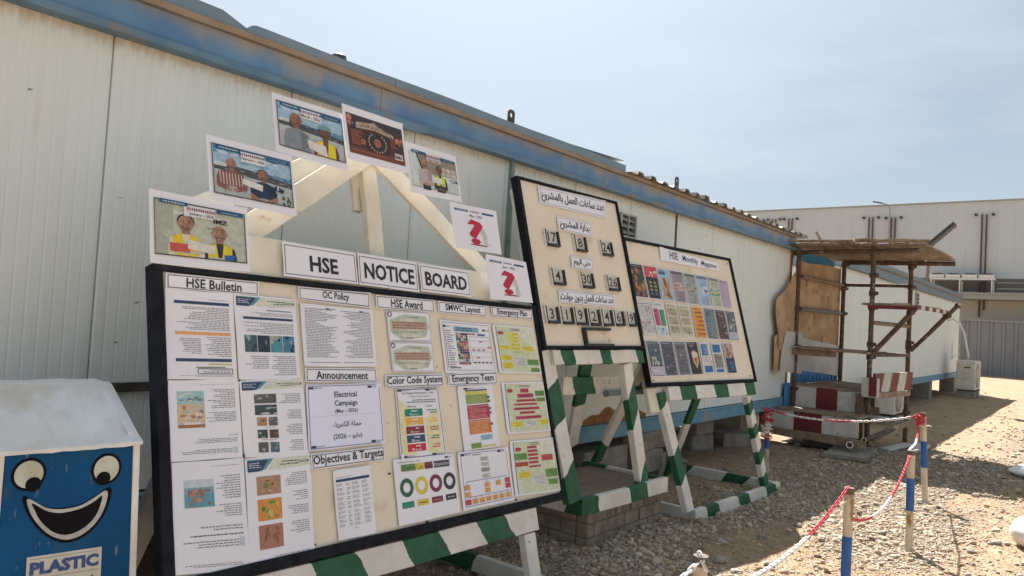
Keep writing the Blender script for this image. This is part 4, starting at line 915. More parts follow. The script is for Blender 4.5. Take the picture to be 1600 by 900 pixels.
D = {
'HSE Bulletin':[[0.055,1.173],[0.464,1.175],[0.458,1.114],[0.053,1.11]],
'p1':[[0.05,1.109],[0.335,1.111],[0.332,0.755],[0.046,0.758]],
'p2':[[0.338,1.112],[0.638,1.111],[0.635,0.754],[0.34,0.753]],
'p3':[[0.047,0.753],[0.337,0.756],[0.336,0.445],[0.048,0.454]],
'p4':[[0.34,0.749],[0.645,0.757],[0.642,0.421],[0.342,0.443]],
'p5':[[0.048,0.45],[0.336,0.442],[0.339,0.025],[0.046,0.061]],
'p6':[[0.342,0.439],[0.65,0.434],[0.635,0.022],[0.338,0.027]],
'OC Policy':[[0.659,1.173],[1.085,1.179],[1.075,1.1],[0.657,1.113]],
'policy':[[0.664,1.096],[1.086,1.092],[1.076,0.809],[0.659,0.808]],
'Announcement':[[0.662,0.803],[1.074,0.799],[1.073,0.732],[0.66,0.74]],
'announce':[[0.659,0.727],[1.087,0.729],[1.078,0.443],[0.647,0.441]],
'Objectives & Targets':[[0.654,0.429],[1.073,0.43],[1.071,0.366],[0.653,0.362]],
'HSE Award':[[1.117,1.171],[1.534,1.178],[1.53,1.107],[1.115,1.103]],
'award1':[[1.175,1.096],[1.487,1.104],[1.48,0.945],[1.176,0.937]],
'award2':[[1.175,0.934],[1.48,0.941],[1.474,0.782],[1.179,0.781]],
'Color Code System':[[1.124,0.766],[1.535,0.773],[1.529,0.708],[1.121,0.702]],
'colorcode':[[1.182,0.699],[1.484,0.7],[1.486,0.353],[1.168,0.357]],
'objectives':[[0.762,0.348],[0.977,0.352],[0.974,0.051],[0.762,0.054]],
'quarter':[[1.116,0.361],[1.536,0.354],[1.535,0.06],[1.113,0.057]],
'Emergency Team':[[1.566,0.773],[1.987,0.781],[1.977,0.711],[1.568,0.708]],
'team':[[1.631,0.703],[1.926,0.709],[1.923,0.361],[1.623,0.358]],
'orgchart':[[1.566,0.356],[1.982,0.351],[1.985,0.06],[1.559,0.061]],
'plan2':[[2.014,0.718],[2.427,0.719],[2.428,0.414],[2.006,0.421]],
'plan3':[[2.012,0.381],[2.441,0.373],[2.44,0.054],[1.997,0.077]],
'SMWC Layout':[[1.563,1.174],[1.973,1.174],[1.967,1.109],[1.558,1.107]],
'Emergency Plan':[[2.017,1.174],[2.422,1.181],[2.418,1.115],[2.011,1.114]],
'layout':[[1.557,1.068],[1.978,1.063],[1.989,0.775],[1.555,0.776]],
'plan1':[[2.004,1.064],[2.402,1.063],[2.419,0.769],[2.01,0.775]],
'HSE':[[0.589,1.375],[1.006,1.373],[1.006,1.213],[0.586,1.212]],
'NOTICE':[[1.019,1.375],[1.425,1.374],[1.419,1.208],[1.013,1.213]],
'BOARD':[[1.439,1.373],[1.848,1.372],[1.838,1.215],[1.438,1.216]],
'jan':[[-0.021,1.49],[0.396,1.484],[0.393,1.201],[-0.025,1.192]],
'feb':[[0.228,1.784],[0.649,1.788],[0.651,1.492],[0.23,1.491]],
'mar':[[0.574,2.095],[0.989,2.108],[0.992,1.795],[0.576,1.797]],
'poster':[[0.982,2.162],[1.403,2.166],[1.404,1.869],[0.99,1.857]],
'apr':[[1.42,2.069],[1.833,2.079],[1.835,1.784],[1.419,1.768]],
'may':[[1.71,1.764],[2.139,1.782],[2.133,1.498],[1.722,1.488]],
'june':[[1.987,1.487],[2.388,1.484],[2.396,1.215],[1.977,1.207]],
'lintel':[[0.257,1.386],[2.113,1.386],[2.073,1.202],[0.247,1.2]],
'rafterL':[[0.256,1.361],[1.221,2.053],[1.2,1.897],[0.25,1.252]],
'kingpost':[[1.159,1.909],[1.262,1.933],[1.256,1.393],[1.168,1.395]],
'rafterR':[[1.395,2.004],[2.283,1.438],[1.982,1.392],[1.261,1.885]],
'B2t1':[[0.229,1.187],[1.078,1.207],[1.045,1.049],[0.225,1.054]],
'B2t2':[[0.396,0.982],[0.823,0.979],[0.798,0.866],[0.386,0.873]],
'B2t3':[[0.48,0.689],[0.752,0.687],[0.738,0.594],[0.471,0.598]],
'B2t4':[[0.268,0.418],[0.966,0.417],[0.952,0.324],[0.257,0.328]],
'B2h17':[[0.221,0.862],[0.374,0.856],[0.368,0.739],[0.206,0.738]],
'B2h8':[[0.56,0.858],[0.703,0.85],[0.697,0.732],[0.544,0.733]],
'B2h24':[[0.893,0.855],[1.048,0.849],[1.041,0.731],[0.877,0.733]],
'B2h4':[[0.22,0.576],[0.368,0.569],[0.362,0.454],[0.207,0.46]],
'B2h30':[[0.56,0.577],[0.714,0.576],[0.702,0.452],[0.545,0.458]],
'B2h26':[[0.894,0.573],[1.059,0.571],[1.045,0.452],[0.878,0.457]],
'B2d3':[[0.082,0.3],[0.224,0.294],[0.212,0.176],[0.074,0.177]],
'B2d1':[[0.25,0.302],[0.389,0.297],[0.378,0.174],[0.237,0.178]],
'B2d9':[[0.401,0.304],[0.554,0.295],[0.542,0.173],[0.392,0.177]],
'B2d2':[[0.568,0.3],[0.711,0.297],[0.701,0.172],[0.559,0.178]],
'B2d4':[[0.734,0.302],[0.877,0.296],[0.867,0.172],[0.724,0.177]],
'B2d6':[[0.896,0.301],[1.031,0.296],[1.021,0.175],[0.887,0.181]],
'B2d9b':[[1.075,0.295],[1.204,0.291],[1.193,0.175],[1.067,0.18]],
'B2slot':[[0.468,0.156],[0.817,0.147],[0.812,0.014],[0.462,0.017]],
'B3title':[[0.521,1.219],[1.533,1.167],[1.511,1.087],[0.506,1.091]],
'B3c1':[[-0.003,1.017],[0.188,1.02],[0.197,0.735],[0.021,0.739]],
'B3c2':[[0.209,1.019],[0.4,1.019],[0.394,0.735],[0.224,0.737]],
'B3c3':[[0.42,1.013],[0.593,1.015],[0.603,0.729],[0.428,0.731]],
'B3c4':[[0.621,1.012],[0.819,1.01],[0.796,0.724],[0.622,0.727]],
'B3c5':[[0.848,1.008],[1.03,1.003],[1.007,0.719],[0.825,0.722]],
'B3c6':[[1.052,1.003],[1.244,1.004],[1.221,0.714],[1.037,0.717]],
'B3c7':[[1.275,1.002],[1.451,0.998],[1.428,0.716],[1.252,0.719]],
'B3c8':[[1.474,0.995],[1.635,0.99],[1.619,0.717],[1.445,0.717]],
'B3d1':[[0.025,0.695],[0.197,0.702],[0.21,0.419],[0.048,0.422]],
'B3d2':[[0.225,0.699],[0.404,0.701],[0.402,0.412],[0.238,0.417]],
'B3d3':[[0.445,0.701],[0.612,0.697],[0.606,0.413],[0.439,0.417]],
'B3d4':[[0.65,0.699],[0.815,0.695],[0.807,0.413],[0.635,0.414]],
'B3d5':[[0.86,0.694],[1.029,0.695],[1.035,0.41],[0.852,0.414]],
'B3d6':[[1.076,0.694],[1.251,0.69],[1.226,0.407],[1.054,0.41]],
'B3d7':[[1.273,0.687],[1.44,0.687],[1.436,0.406],[1.259,0.408]],
'B3d8':[[1.474,0.687],[1.64,0.683],[1.626,0.405],[1.46,0.407]],
'B3e1':[[0.048,0.368],[0.227,0.367],[0.231,0.08],[0.057,0.083]],
'B3e2':[[0.253,0.368],[0.434,0.371],[0.43,0.084],[0.25,0.083]],
'B3e3':[[0.456,0.371],[0.625,0.37],[0.63,0.086],[0.461,0.084]],
'B3e4':[[0.653,0.37],[0.831,0.374],[0.828,0.089],[0.656,0.086]],
'B3e5':[[0.874,0.368],[1.037,0.366],[1.03,0.095],[0.86,0.094]],
'B3e6':[[1.075,0.366],[1.242,0.366],[1.239,0.097],[1.061,0.094]],
'B3e7':[[1.286,0.37],[1.454,0.369],[1.448,0.091],[1.286,0.091]],
}
# lettered title strips
def title(pl, key, text, label, h=.003, cat='sign', bord=(.10, .10, .12), keep=1.0, tx=(.14, .2, .86, .86), bold=.018, name='title_strip', curl=0):
    o, p = sheet(pl, D[key], h, name, label, cat, group=None)
    if bord: p.on('border').border(.02, .08, .98, .93, .0035, bord)
    p.on('lettering').text(text, *tx, (.02, .02, .025), bold=bold, keep=keep); p.done(o); return o
title(B1, 'HSE Bulletin', 'HSE Bulletin', 'white title strip reading HSE Bulletin', tx=(.2, .2, .8, .84), keep=.9)
title(B1, 'OC Policy', 'OC Policy', 'white title strip reading OC Policy', tx=(.28, .18, .72, .84), keep=.9)
title(B1, 'Announcement', 'Announcement', 'white title strip reading Announcement', tx=(.1, .22, .9, .8), keep=.95)
title(B1, 'Objectives & Targets', 'Objectives & Targets', 'white title strip reading Objectives and Targets', tx=(.03, .14, .97, .88), keep=1.2)
title(B1, 'HSE Award', 'HSE Award', 'white title strip reading HSE Award', tx=(.24, .2, .78, .84), keep=.9)
title(B1, 'Color Code System', 'Color Code System', 'white title strip reading Color Code System', tx=(.03, .14, .97, .88), keep=1.2)
title(B1, 'Emergency Team', 'Emergency Team', 'white title strip reading Emergency Team', tx=(.06, .15, .94, .9), keep=1)
title(B1, 'SMWC Layout', 'SMWC Layout', 'white title strip reading SMWC Layout', tx=(.14, .18, .86, .9), keep=1)
title(B1, 'Emergency Plan', 'Emergency Plan', 'white title strip reading Emergency Plan', tx=(.07, .18, .93, .92), keep=1)
for k, tx in (('HSE', (.30, .30, .76, .78)), ('NOTICE', (.09, .26, .93, .78)), ('BOARD', (.09, .26, .93, .78))):
    title(B1, k, k, 'large white header sheet with the word %s above the board' % k, h=.012, tx=tx, keep=.95, bold=.03, name='header_sheet')
INK = (.14, .14, .17); NAVY = (.03, .06, .14); TEAL = (.12, .30, .36)
def page(key, label, h, cat='notice', pl=B1, name='notice_page', group=None, m='paper'): return sheet(pl, D[key], h, name, label, cat, group=group, m=m)
def logo(p, x, y, w_=.16, hh=.022, word='ORASCOM'):
    p.on('logo').rect(x, y, x+w_*.38, y+hh, (.03, .04, .07), 1); p.text(word, x+w_*.42, y+hh*.1, x+w_, y+hh*.9, (.1, .12, .2), 1)
def teal_head(p):
    p.on('banner').poly([(.03, .02), (.42, .02), (.30, .115), (.22, .135), (.03, .135)], TEAL, 1); p.poly([(.03, .03), (.34, .03), (.25, .115), (.18, .135), (.03, .135)], NAVY, 2)
    p.poly([(.43, .02), (.98, .02), (.98, .11), (.6, .13), (.33, .125)], (.66, .70, .58), 1)
    p.on('lettering').lines(.05, .045, .25, .105, 3, (.6, .65, .7), 'l', .4, 3); p.lines(.45, .045, .8, .10, 2, (.1, .13, .12), 'r', .45, 2)
    p.text('ORASCOM', .80, .055, .97, .085, (.04, .07, .15), 2, bold=.01)
# page 1
o, p = page('p1', 'Arabic bulletin page with dark bars and one orange bar below the HSE Bulletin title', .003)
p.on('heading_bar').rect(.12, .12, .93, .155, NAVY, 1); p.rect(.12, .47, .93, .505, (.80, .38, .14), 1); p.rect(.12, .77, .93, .805, NAVY, 1); p.rect(.58, .825, .93, .84, (.55, .53, .12), 1); p.rect(.4, .862, .83, .874, (.12, .22, .1), 1)
p.on('text').lines(.2, .085, .9, .10, 1); p.lines(.12, .18, .92, .45, 14); p.lines(.52, .52, .93, .75, 11); p.lines(.15, .54, .48, .72, 9); p.lines(.15, .955, .93, .975, 2); p.lines(.45, .89, .9, .935, 3)
p.on('box').border(.42, .88, .94, .945, .003, (.1, .1, .15)); p.done(o)
o, p = page('p2', 'Arabic bulletin page with a row of four small teal photographs', .0042)
teal_head(p); p.on('heading_bar').rect(.12, .26, .93, .29, NAVY, 1); p.rect(.5, .165, .92, .18, (.25, .33, .32), 1)
p.on('text').lines(.12, .20, .93, .245, 3); p.lines(.1, .32, .93, .46, 7); p.lines(.52, .72, .93, .96, 10); p.lines(.12, .72, .48, .88, 7)
p.on('picture')
for k, cs in enumerate((((.05, .12, .14), (.3, .4, .4)), ((.03, .04, .06), (.12, .2, .26)), ((.08, .3, .38), (.5, .45, .3)), ((.07, .2, .36), (.3, .32, .3)))):
    x = .12+k*.205; p.rect(x, .48, x+.195, .68, cs[0], 1); p.blotch(x, .48, x+.195, .68, cs+((.02, .03, .04),), 7, 2)
p.done(o)
o, p = page('p3', 'Arabic page with a tall sky blue and sand infographic of four vehicles', .003)
p.on('picture').rect(.11, .14, .48, .60, (.35, .58, .62), 1); p.rect(.11, .30, .48, .56, (.62, .50, .34), 2)
p.blotch(.13, .16, .46, .28, [(.75, .72, .6), (.2, .25, .25)], 9, 3); p.blotch(.13, .32, .46, .5, [(.45, .2, .12), (.7, .62, .5), (.25, .2, .18), (.3, .5, .55)], 16, 3); p.rect(.18, .53, .42, .56, (.75, .75, .72), 4); p.rect(.11, .56, .48, .6, (.35, .16, .08), 2)
p.on('text').lines(.5, .12, .93, .37, 11); p.lines(.5, .41, .93, .54, 6); p.lines(.1, .74, .93, .80, 3); p.lines(.8, .70, .95, .715, 1, (.02, .02, .02)); p.lines(.12, .87, .85, .93, 3); p.lines(.2, .06, .93, .07, 1)
p.on('box').rect(.86, .86, .93, .94, (.55, .62, .70), 1); p.done(o)
o, p = page('p4', 'Arabic page with a column of grey equipment photographs', .0042)
teal_head(p); p.on('picture')
for (x0, y0, x1, y1, cs) in ((.2, .19, .54, .31, [(.10, .11, .10), (.3, .31, .3)]), (.2, .33, .54, .46, [(.05, .08, .08), (.35, .4, .4), (.6, .62, .6)]), (.22, .49, .37, .60, [(.45, .25, .1), (.1, .12, .12), (.4, .5, .55)]), (.4, .49, .54, .60, [(.12, .13, .13), (.3, .3, .3)]), (.22, .65, .37, .76, [(.04, .08, .07), (.3, .34, .3)]), (.4, .65, .54, .76, [(.1, .07, .05), (.25, .2, .17)]), (.22, .81, .37, .94, [(.1, .1, .09), (.35, .33, .3)]), (.4, .81, .54, .94, [(.06, .16, .19), (.4, .3, .25)])):
    p.rect(x0, y0, x1, y1, cs[0], 1); p.blotch(x0, y0, x1, y1, cs, 8, 2)
p.on('text').lines(.56, .19, .93, .32, 6); p.lines(.66, .40, .93, .52, 5); p.lines(.66, .58, .93, .72, 6); p.lines(.66, .78, .93, .92, 6); p.lines(.24, .61, .5, .63, 1); p.lines(.24, .77, .5, .79, 1); p.done(o)
o, p = page('p5', 'long Arabic page with one small beach photograph, bottom left of the board', .0042)
p.on('picture').rect(.15, .17, .55, .42, (.22, .36, .45), 1); p.rect(.15, .17, .55, .24, (.55, .62, .68), 2); p.rect(.15, .3, .55, .42, (.12, .32, .42), 2); p.blotch(.2, .25, .5, .42, [(.38, .2, .14), (.3, .15, .1), (.48, .27, .18)], 12, 3)
p.on('text').lines(.57, .14, .93, .36, 10); p.lines(.57, .40, .93, .52, 6); p.lines(.1, .59, .93, .64, 2); p.lines(.1, .665, .93, .69, 1, (.02, .02, .02)); p.lines(.1, .72, .86, .79, 3); p.lines(.2, .05, .93, .06, 1); p.lines(.1, .925, .9, .955, 2)
p.on('box').rect(.87, .71, .94, .79, (.55, .62, .70), 1); p.done(o)
o, p = page('p6', 'Arabic page with three orange and red pictures stacked in a column', .0054)
teal_head(p); p.on('picture')
for (y0, y1, c0, cs) in ((.185, .36, (.42, .24, .15), [(.10, .07, .04), (.3, .25, .1), (.18, .22, .08), (.5, .35, .25)]), (.40, .60, (.62, .28, .06), [(.05, .2, .03), (.08, .28, .05), (.6, .5, .12)]), (.64, .86, (.40, .18, .12), [(.22, .09, .06), (.28, .12, .08)])):
    p.rect(.15, y0, .51, y1, c0, 1); p.blotch(.2, y0+.02, .46, y1-.02, cs, 11, 2)
p.on('text').lines(.56, .17, .93, .30, 7); p.lines(.66, .35, .93, .45, 5); p.lines(.6, .49, .93, .58, 5); p.lines(.62, .64, .93, .76, 6); p.lines(.1, .93, .93, .945, 1); p.lines(.6, .955, .93, .97, 1); p.done(o)
# policy spread
o, p = page('policy', 'two-column printed policy sheet below the OC Policy title', .003)
p.on('text')
for x0, x1, al in ((.05, .48, 'l'), (.53, .96, 'r')):
    p.lines(x0, .09, x1, .86, 30, (.2, .2, .24), al, .42); p.rect(x0, .07, x1-.06 if al == 'l' else x1, .078, (.1, .12, .25), 2); p.rect(x0, .93, x1, .938, (.15, .15, .2), 2)
logo(p, .33, .045, .14, .02); logo(p, .80, .045, .14, .02); p.done(o)
# announcement
o, p = page('announce', 'landscape sheet announcing the Electrical Campaign May 2026 in two languages', .0042, m='paper_lilac')
p.on('border').border(.02, .02, .98, .98, .003, (.1, .13, .3)); p.rect(.04, .495, .96, .4985, (.45, .45, .5), 1)
p.on('lettering').text('Electrical', .33, .12, .67, .21, (.02, .02, .05), bold=.012, keep=1); p.text('Campaign', .33, .26, .67, .37, (.02, .02, .05), bold=.012, keep=1); p.text('(May – 2026)', .31, .395, .69, .475, (.03, .03, .05), bold=.006, keep=1)
p.text(arabic('حملة الكهرباء'), .31, .59, .69, .70, (.02, .02, .05), bold=.008); p.text('(2026 – '+arabic('مايو')+')', .31, .78, .69, .88, (.02, .02, .05), bold=.006)
for x, y in ((.03, .04), (.81, .04), (.03, .93), (.81, .93)): logo(p, x, y, .16, .035)
p.done(o)
o, p = page('award1', 'upper pale green award certificate below the HSE Award title', .003)
def cert(p):
    p.on('border').border(.01, .02, .99, .98, .003, (.4, .38, .36)); p.on('wash').poly([(.06, .3), (.4, .1), (.9, .15), (.97, .5), (.85, .85), (.3, .95), (.05, .7)], (.50, .57, .46), 1); p.ell(.5, .55, .3, .35, (.64, .66, .58), 2)
    p.on('lettering').lines(.3, .16, .72, .24, 1, (.1, .15, .12)); p.rect(.1, .34, .9, .60, (.52, .42, .34), 3); p.lines(.1, .35, .9, .6, 3, (.35, .16, .12), 'l', .6, 4, .05); p.lines(.12, .64, .9, .75, 2, (.25, .25, .22), 'l', .4, 4, .1); p.lines(.4, .86, .6, .92, 1, INK, 'l', .5, 4)
    p.on('emblem').ring(.07, .12, .05, .09, .6, (.12, .16, .22), 3)
cert(p); p.done(o)
o, p = page('award2', 'lower pale green award certificate below the HSE Award title', .003); cert(p); p.done(o)
# colour code page
o, p = page('colorcode', 'page of five coloured bars below the Color Code System title', .003)
p.on('border').border(.02, .01, .98, .99, .004, (.12, .14, .25)); p.on('wash').poly([(.05, .15), (.3, .3), (.2, .7), (.35, .95), (.05, .95)], (.74, .72, .42), .5); p.poly([(.6, .45), (.93, .3), (.93, .95), (.6, .95)], (.76, .73, .45), .5)
logo(p, .04, .015, .26, .028); logo(p, .68, .015, .26, .028); logo(p, .04, .955, .26, .028); logo(p, .68, .955, .26, .028)
p.on('lettering').text('Dx Medical Warehouse - Cairo', .15, .055, .88, .085, (.03, .03, .05)); p.text('Color Code System', .3, .11, .76, .14, (.03, .03, .05)); p.lines(.1, .16, .9, .22, 2, INK, 'r', .5); p.text('Month', .24, .25, .42, .28, (.03, .03, .05)); p.text('Color', .65, .25, .8, .28, (.03, .03, .05))
for k, (c, t) in enumerate((((.02, .24, .16), 'Green'), ((.80, .42, .06), 'Yellow'), ((.25, .04, .05), 'Brown'), ((.03, .08, .16), 'Blue'), ((.55, .03, .06), 'Red'))):
    y = .30+k*.125; p.new('colour_bar').rect(.16, y, .56, y+.105, c, 1); p.on('lettering').text(t, .26, y+.06, .44, y+.095, (.8, .8, .78)); p.lines(.28, y+.015, .44, y+.045, 1, (.8, .8, .78), 'r', .6, 2); p.lines(.66, y+.01, .88, y+.08, 2, c, 'r', .5, 2)
p.done(o)
o, p = page('objectives', 'narrow table sheet with one dark heading row below the Objectives and Targets title', .003)
p.on('heading_bar').rect(.06, .14, .94, .18, NAVY, 1); p.on('text').lines(.05, .105, .5, .12, 1, INK, 'l')
for x0, x1 in ((.06, .26), (.31, .42), (.46, .68), (.72, .95)):
    for y in (.20, .265, .33, .40, .47, .53, .60, .66, .72, .78): p.lines(x0, y, x1, y+.045, 2 if x1-x0 < .15 else 3, (.2, .2, .24), 'l', .4)
p.lines(.42, .86, .62, .875, 1, (.1, .1, .1), 'l'); p.done(o)
# quarter page
o, p = page('quarter', 'sheet of four coloured rings headed Quarter Color Code Inspection', .0042)
p.on('lettering').text('Dx Medical Warehouse - Cairo', .07, .04, .42, .065, (.06, .06, .08)); logo(p, .84, .03, .14, .03)
for x0, x1, c, t, tc_ in ((.11, .34, (.16, .28, .09), 'Quarter', (.03, .10, .02)), (.345, .48, (.72, .62, .10), 'Color', (.05, .04, .01)), (.485, .62, (.23, .05, .08), 'Code', (.05, .01, .02)), (.64, .91, (.05, .06, .09), 'Inspection', (.7, .7, .7))):
    p.new('colour_block').rect(x0, .09, x1, .20, c, 1); p.on('lettering').text(t, x0+.01, .11, x1-.01, .19, tc_, 2)
for k, c in enumerate(((.035, .12, .06), (.68, .56, .08), (.20, .035, .06), (.035, .04, .055))):
    cx = .17+k*.235; p.new('ring').ring(cx, .45, .105, .145, .53, c, 1, 28); p.new('colour_label').rect(cx-.095, .665, cx+.09, .76, ((.02, .24, .17), (.68, .56, .08), (.2, .035, .06), (.035, .04, .055))[k], 1)
    p.on('lettering').lines(cx-.06, .70, cx+.06, .73, 1, ((.05, .3, .22), (.1, .1, .03), (.4, .2, .2), (.4, .4, .4))[k], 'l', .7, 2, .05)
p.done(o)
# team page
o, p = page('team', 'list in green, red and orange blocks below the Emergency Team title', .003)
logo(p, .16, .03, .3, .03); p.on('text').lines(.5, .04, .82, .05, 1, INK, 'l')
for y0, y1, c in ((.065, .09, (.12, .13, .12)), (.095, .14, (.66, .60, .12)), (.145, .29, (.22, .35, .08)), (.31, .335, (.40, .05, .08)), (.34, .53, (.45, .04, .09)), (.54, .565, (.60, .20, .08)), (.57, .76, (.62, .20, .05))): p.new('colour_block').rect(.2, y0, .82, y1, c, 1)
for y0, y1, n_ in ((.15, .28, 7), (.35, .52, 8), (.58, .75, 8)): p.on('text').lines(.24, y0, .76, y1, n_, (.75, .6, .4), 'l', .25, 2, .1)
p.new('colour_block').rect(.48, .79, .82, .87, (.35, .55, .68), 1); p.new('colour_block').rect(.2, .90, .48, .98, (.2, .32, .07), 1); p.new('colour_block').rect(.5, .95, .9, .98, (.62, .55, .2), 1)
p.on('text').lines(.52, .8, .78, .86, 3, (.1, .15, .25), 'l', .4, 2); p.on('badge_icon')
for y in (.2, .26, .38, .45, .63): p.ell(.84, y, .04, .022, (.1, .1, .12), 2)
p.done(o)
# organisation chart
o, p = page('orgchart', 'organisation chart with rows of small orange boxes, lowest sheet right of the rings', .0042)
p.on('border').border(.05, .03, .96, .95, .003, (.1, .14, .35)); logo(p, .06, .04, .17, .035); logo(p, .78, .04, .17, .035); p.on('text').lines(.28, .06, .74, .085, 1, INK, 'l', .7)
for y, c in ((.12, (.5, .56, .5)), (.22, (.55, .62, .55)), (.32, (.3, .36, .33)), (.43, (.52, .60, .50))): p.new('chart_box').rect(.42, y, .58, y+.075, c, 1); p.on('text').lines(.44, y+.01, .56, y+.065, 3, INK, 'l', .35, 2)
def cbx(x, y, c=(.72, .42, .16), w_=.11, hh=.09): p.new('chart_box').rect(x, y, x+w_, y+hh, c, 1); p.on('text').lines(x+.01, y+.01, x+w_-.01, y+hh-.01, 3, (.3, .12, .05), 'l', .3, 2)
p.on('connector').rect(.11, .52, .89, .53, (.08, .13, .35), 1)
for x in (.11, .49, .72, .89): p.rect(x, .53, x+.008, .58, (.08, .13, .35), 1)
p.rect(.11, .79, .93, .80, (.08, .13, .35), 1)
cbx(.06, .58); cbx(.06, .70); cbx(.44, .58); cbx(.44, .68); cbx(.66, .58); cbx(.85, .56, (.60, .10, .12)); cbx(.85, .66, (.55, .05, .10))
for k in range(7): cbx(.05+k*.13, .83, (.55, .05, .08) if k == 0 else (.72, .42, .16)); p.on('connector').rect(.10+k*.13, .80, .106+k*.13, .83, (.08, .13, .35), 1)
p.done(o)
def plan(key, label, boxes, lines_=()):
    o, p = page(key, label, .003)
    p.on('wash').rect(.06, .03, .98, .97, (.60, .66, .46), 1); p.poly([(.06, .97), (.06, .4), (.2, .97)], (.68, .70, .62), 1.3); p.poly([(.4, .03), (.98, .03), (.98, .5)], (.70, .72, .60), 1.3); p.rect(.06, .03, .075, .97, (.1, .2, .3), 2)
    p.poly([(.1, .13), (.2, .13), (.24, .165), (.2, .20), (.1, .20)], (.40, .06, .06), 2); logo(p, .68, .05, .28, .05)
    p.on('lettering').lines(.36, .05, .64, .11, 2, (.06, .06, .06), 'r', .5, 3)
    for x0, y0, x1, y1, c in boxes:
        p.new('chart_box').rect(x0, y0, x1, y1, c, 2.5); p.on('lettering').lines(x0+.015, y0+.01, x1-.015, y1-.008, max(1, int((y1-y0)/.03)), tuple(min(1, k*.45) for k in c), 'r', .4, 3.5, .2)
    p.done(o)
YE, GR, RE, LI = (.78, .66, .06), (.16, .34, .08), (.48, .05, .10), (.66, .67, .70)
plan('plan1', 'emergency chart of mainly yellow boxes, topmost of the three green tinted charts', [(.34, .15+.075*k, .58, .205+.075*k, YE) for k in range(5)]+[(.08, .43, .32, .51, YE), (.64, .42, .9, .52, YE), (.36, .54, .64, .57, (.6, .58, .2)), (.07, .63, .33, .73, YE), (.1, .78, .34, .90, YE), (.4, .66, .66, .84, LI), (.7, .70, .98, .82, GR), (.76, .88, .98, .97, GR)])
plan('plan2', 'emergency chart with a pyramid of red boxes, middle of the three green tinted charts', [(.40, .13, .60, .21, RE), (.32, .23, .70, .31, RE), (.29, .34, .74, .39, RE), (.22, .42, .76, .46, RE), (.2, .50, .80, .55, RE), (.32, .58, .68, .63, RE), (.22, .67, .82, .73, RE), (.74, .18, .98, .29, GR), (.76, .32, .98, .40, GR), (.1, .77, .36, .87, YE), (.42, .77, .68, .88, LI), (.74, .76, .98, .86, YE)])
plan('plan3', 'emergency chart of red, green and yellow boxes, lowest of the three green tinted charts', [(.36, .12+.07*k, .58, .165+.07*k, RE) for k in range(5)]+[(.07, .24, .34, .36, GR), (.66, .30, .92, .41, (.55, .08, .08)), (.06, .40, .34, .48, (.50, .08, .05)), (.36, .48, .62, .515, RE), (.1, .58, .36, .69, YE), (.4, .66, .68, .84, LI), (.7, .57, .98, .72, GR), (.74, .76, .96, .86, GR)])
o, p = page('layout', 'site layout plan crowded with coloured blocks below the SMWC Layout title', .003)
p.on('border').border(.04, .03, .97, .95, .003, (.3, .3, .35)); p.on('banner').rect(.25, .1, .74, .20, (.22, .42, .56), 1); p.on('lettering').lines(.29, .11, .7, .19, 2, (.04, .08, .2), 'l', .5, 2); logo(p, .05, .09, .14, .04); logo(p, .82, .12, .14, .04)
p.on('legend').rects(.06, .17, .085, .9, 1, 17, [(.1, .1, .12), (.3, .1, .1), (.15, .2, .3)], .3); p.on('text').lines(.1, .17, .24, .9, 17, INK, 'l', .4); p.lines(.1, .88, .34, .92, 1, INK, 'l', .6)
p.on('plan').rects(.27, .22, .50, .84, 5, 12, [(.45, .06, .1), (.08, .1, .3), (.5, .25, .08), (.06, .15, .1), (.04, .04, .08), (.5, .48, .45), (.6, .6, .6), (.03, .05, .12)], .1); p.on('plan').rect(.5, .22, .66, .25, (.5, .12, .15), 1); p.rect(.7, .22, .86, .26, (.08, .12, .35), 1)
for y in (.28, .36, .50, .58, .68): p.rect(.53, y, .95, y+.006, (.35, .35, .4), 1)
p.border(.53, .28, .95, .80, .002, (.25, .25, .3))
for x, y in ((.72, .36), (.88, .47), (.56, .53), (.66, .53), (.76, .53), (.63, .68)): p.rect(x, y, x+.06, y+.035, (.5, .2, .28), 2)
for k in range(5): p.rect(.56+.08*k, .78, .60+.08*k, .81, (.05, .05, .08), 2)
p.done(o)

# photographs on the arch
def photo(key, label, h):
    o, p = sheet(B1, D[key], h, 'photo_print', label, 'photo print', group='award photos along the timber arch'); p.clip = (.04, .02, .965, .885); return o, p
PB = (.01, .10, .22)
def heads(p, month, yy=.17, x0=.34, x1=.66, bar=True):
    p.on('banner').rect(.09, .11+yy*.1, .36, .165+yy*.1, PB, 12); p.rect(.66, .13+yy*.1, .94, .185+yy*.1, PB, 12)
    p.on('lettering').lines(.12, .13+yy*.1, .33, .15+yy*.1, 1, (.6, .65, .7), 'l', .8, 13, .05); p.lines(.70, .15+yy*.1, .9, .17+yy*.1, 1, (.25, .35, .45), 'l', .8, 13, .05)
    for k in range(13): p.rect(x0+.015+k*(x1-x0-.03)/13, .17, x0+.015+(k+.62)*(x1-x0-.03)/13, .21, (.35, .06, .1) if k % 3 else (.08, .08, .2), 13)
    p.text(month, x0+.03, .235, x1-.03, .285, (.02, .02, .03), 13, bold=.012, keep=1.1)
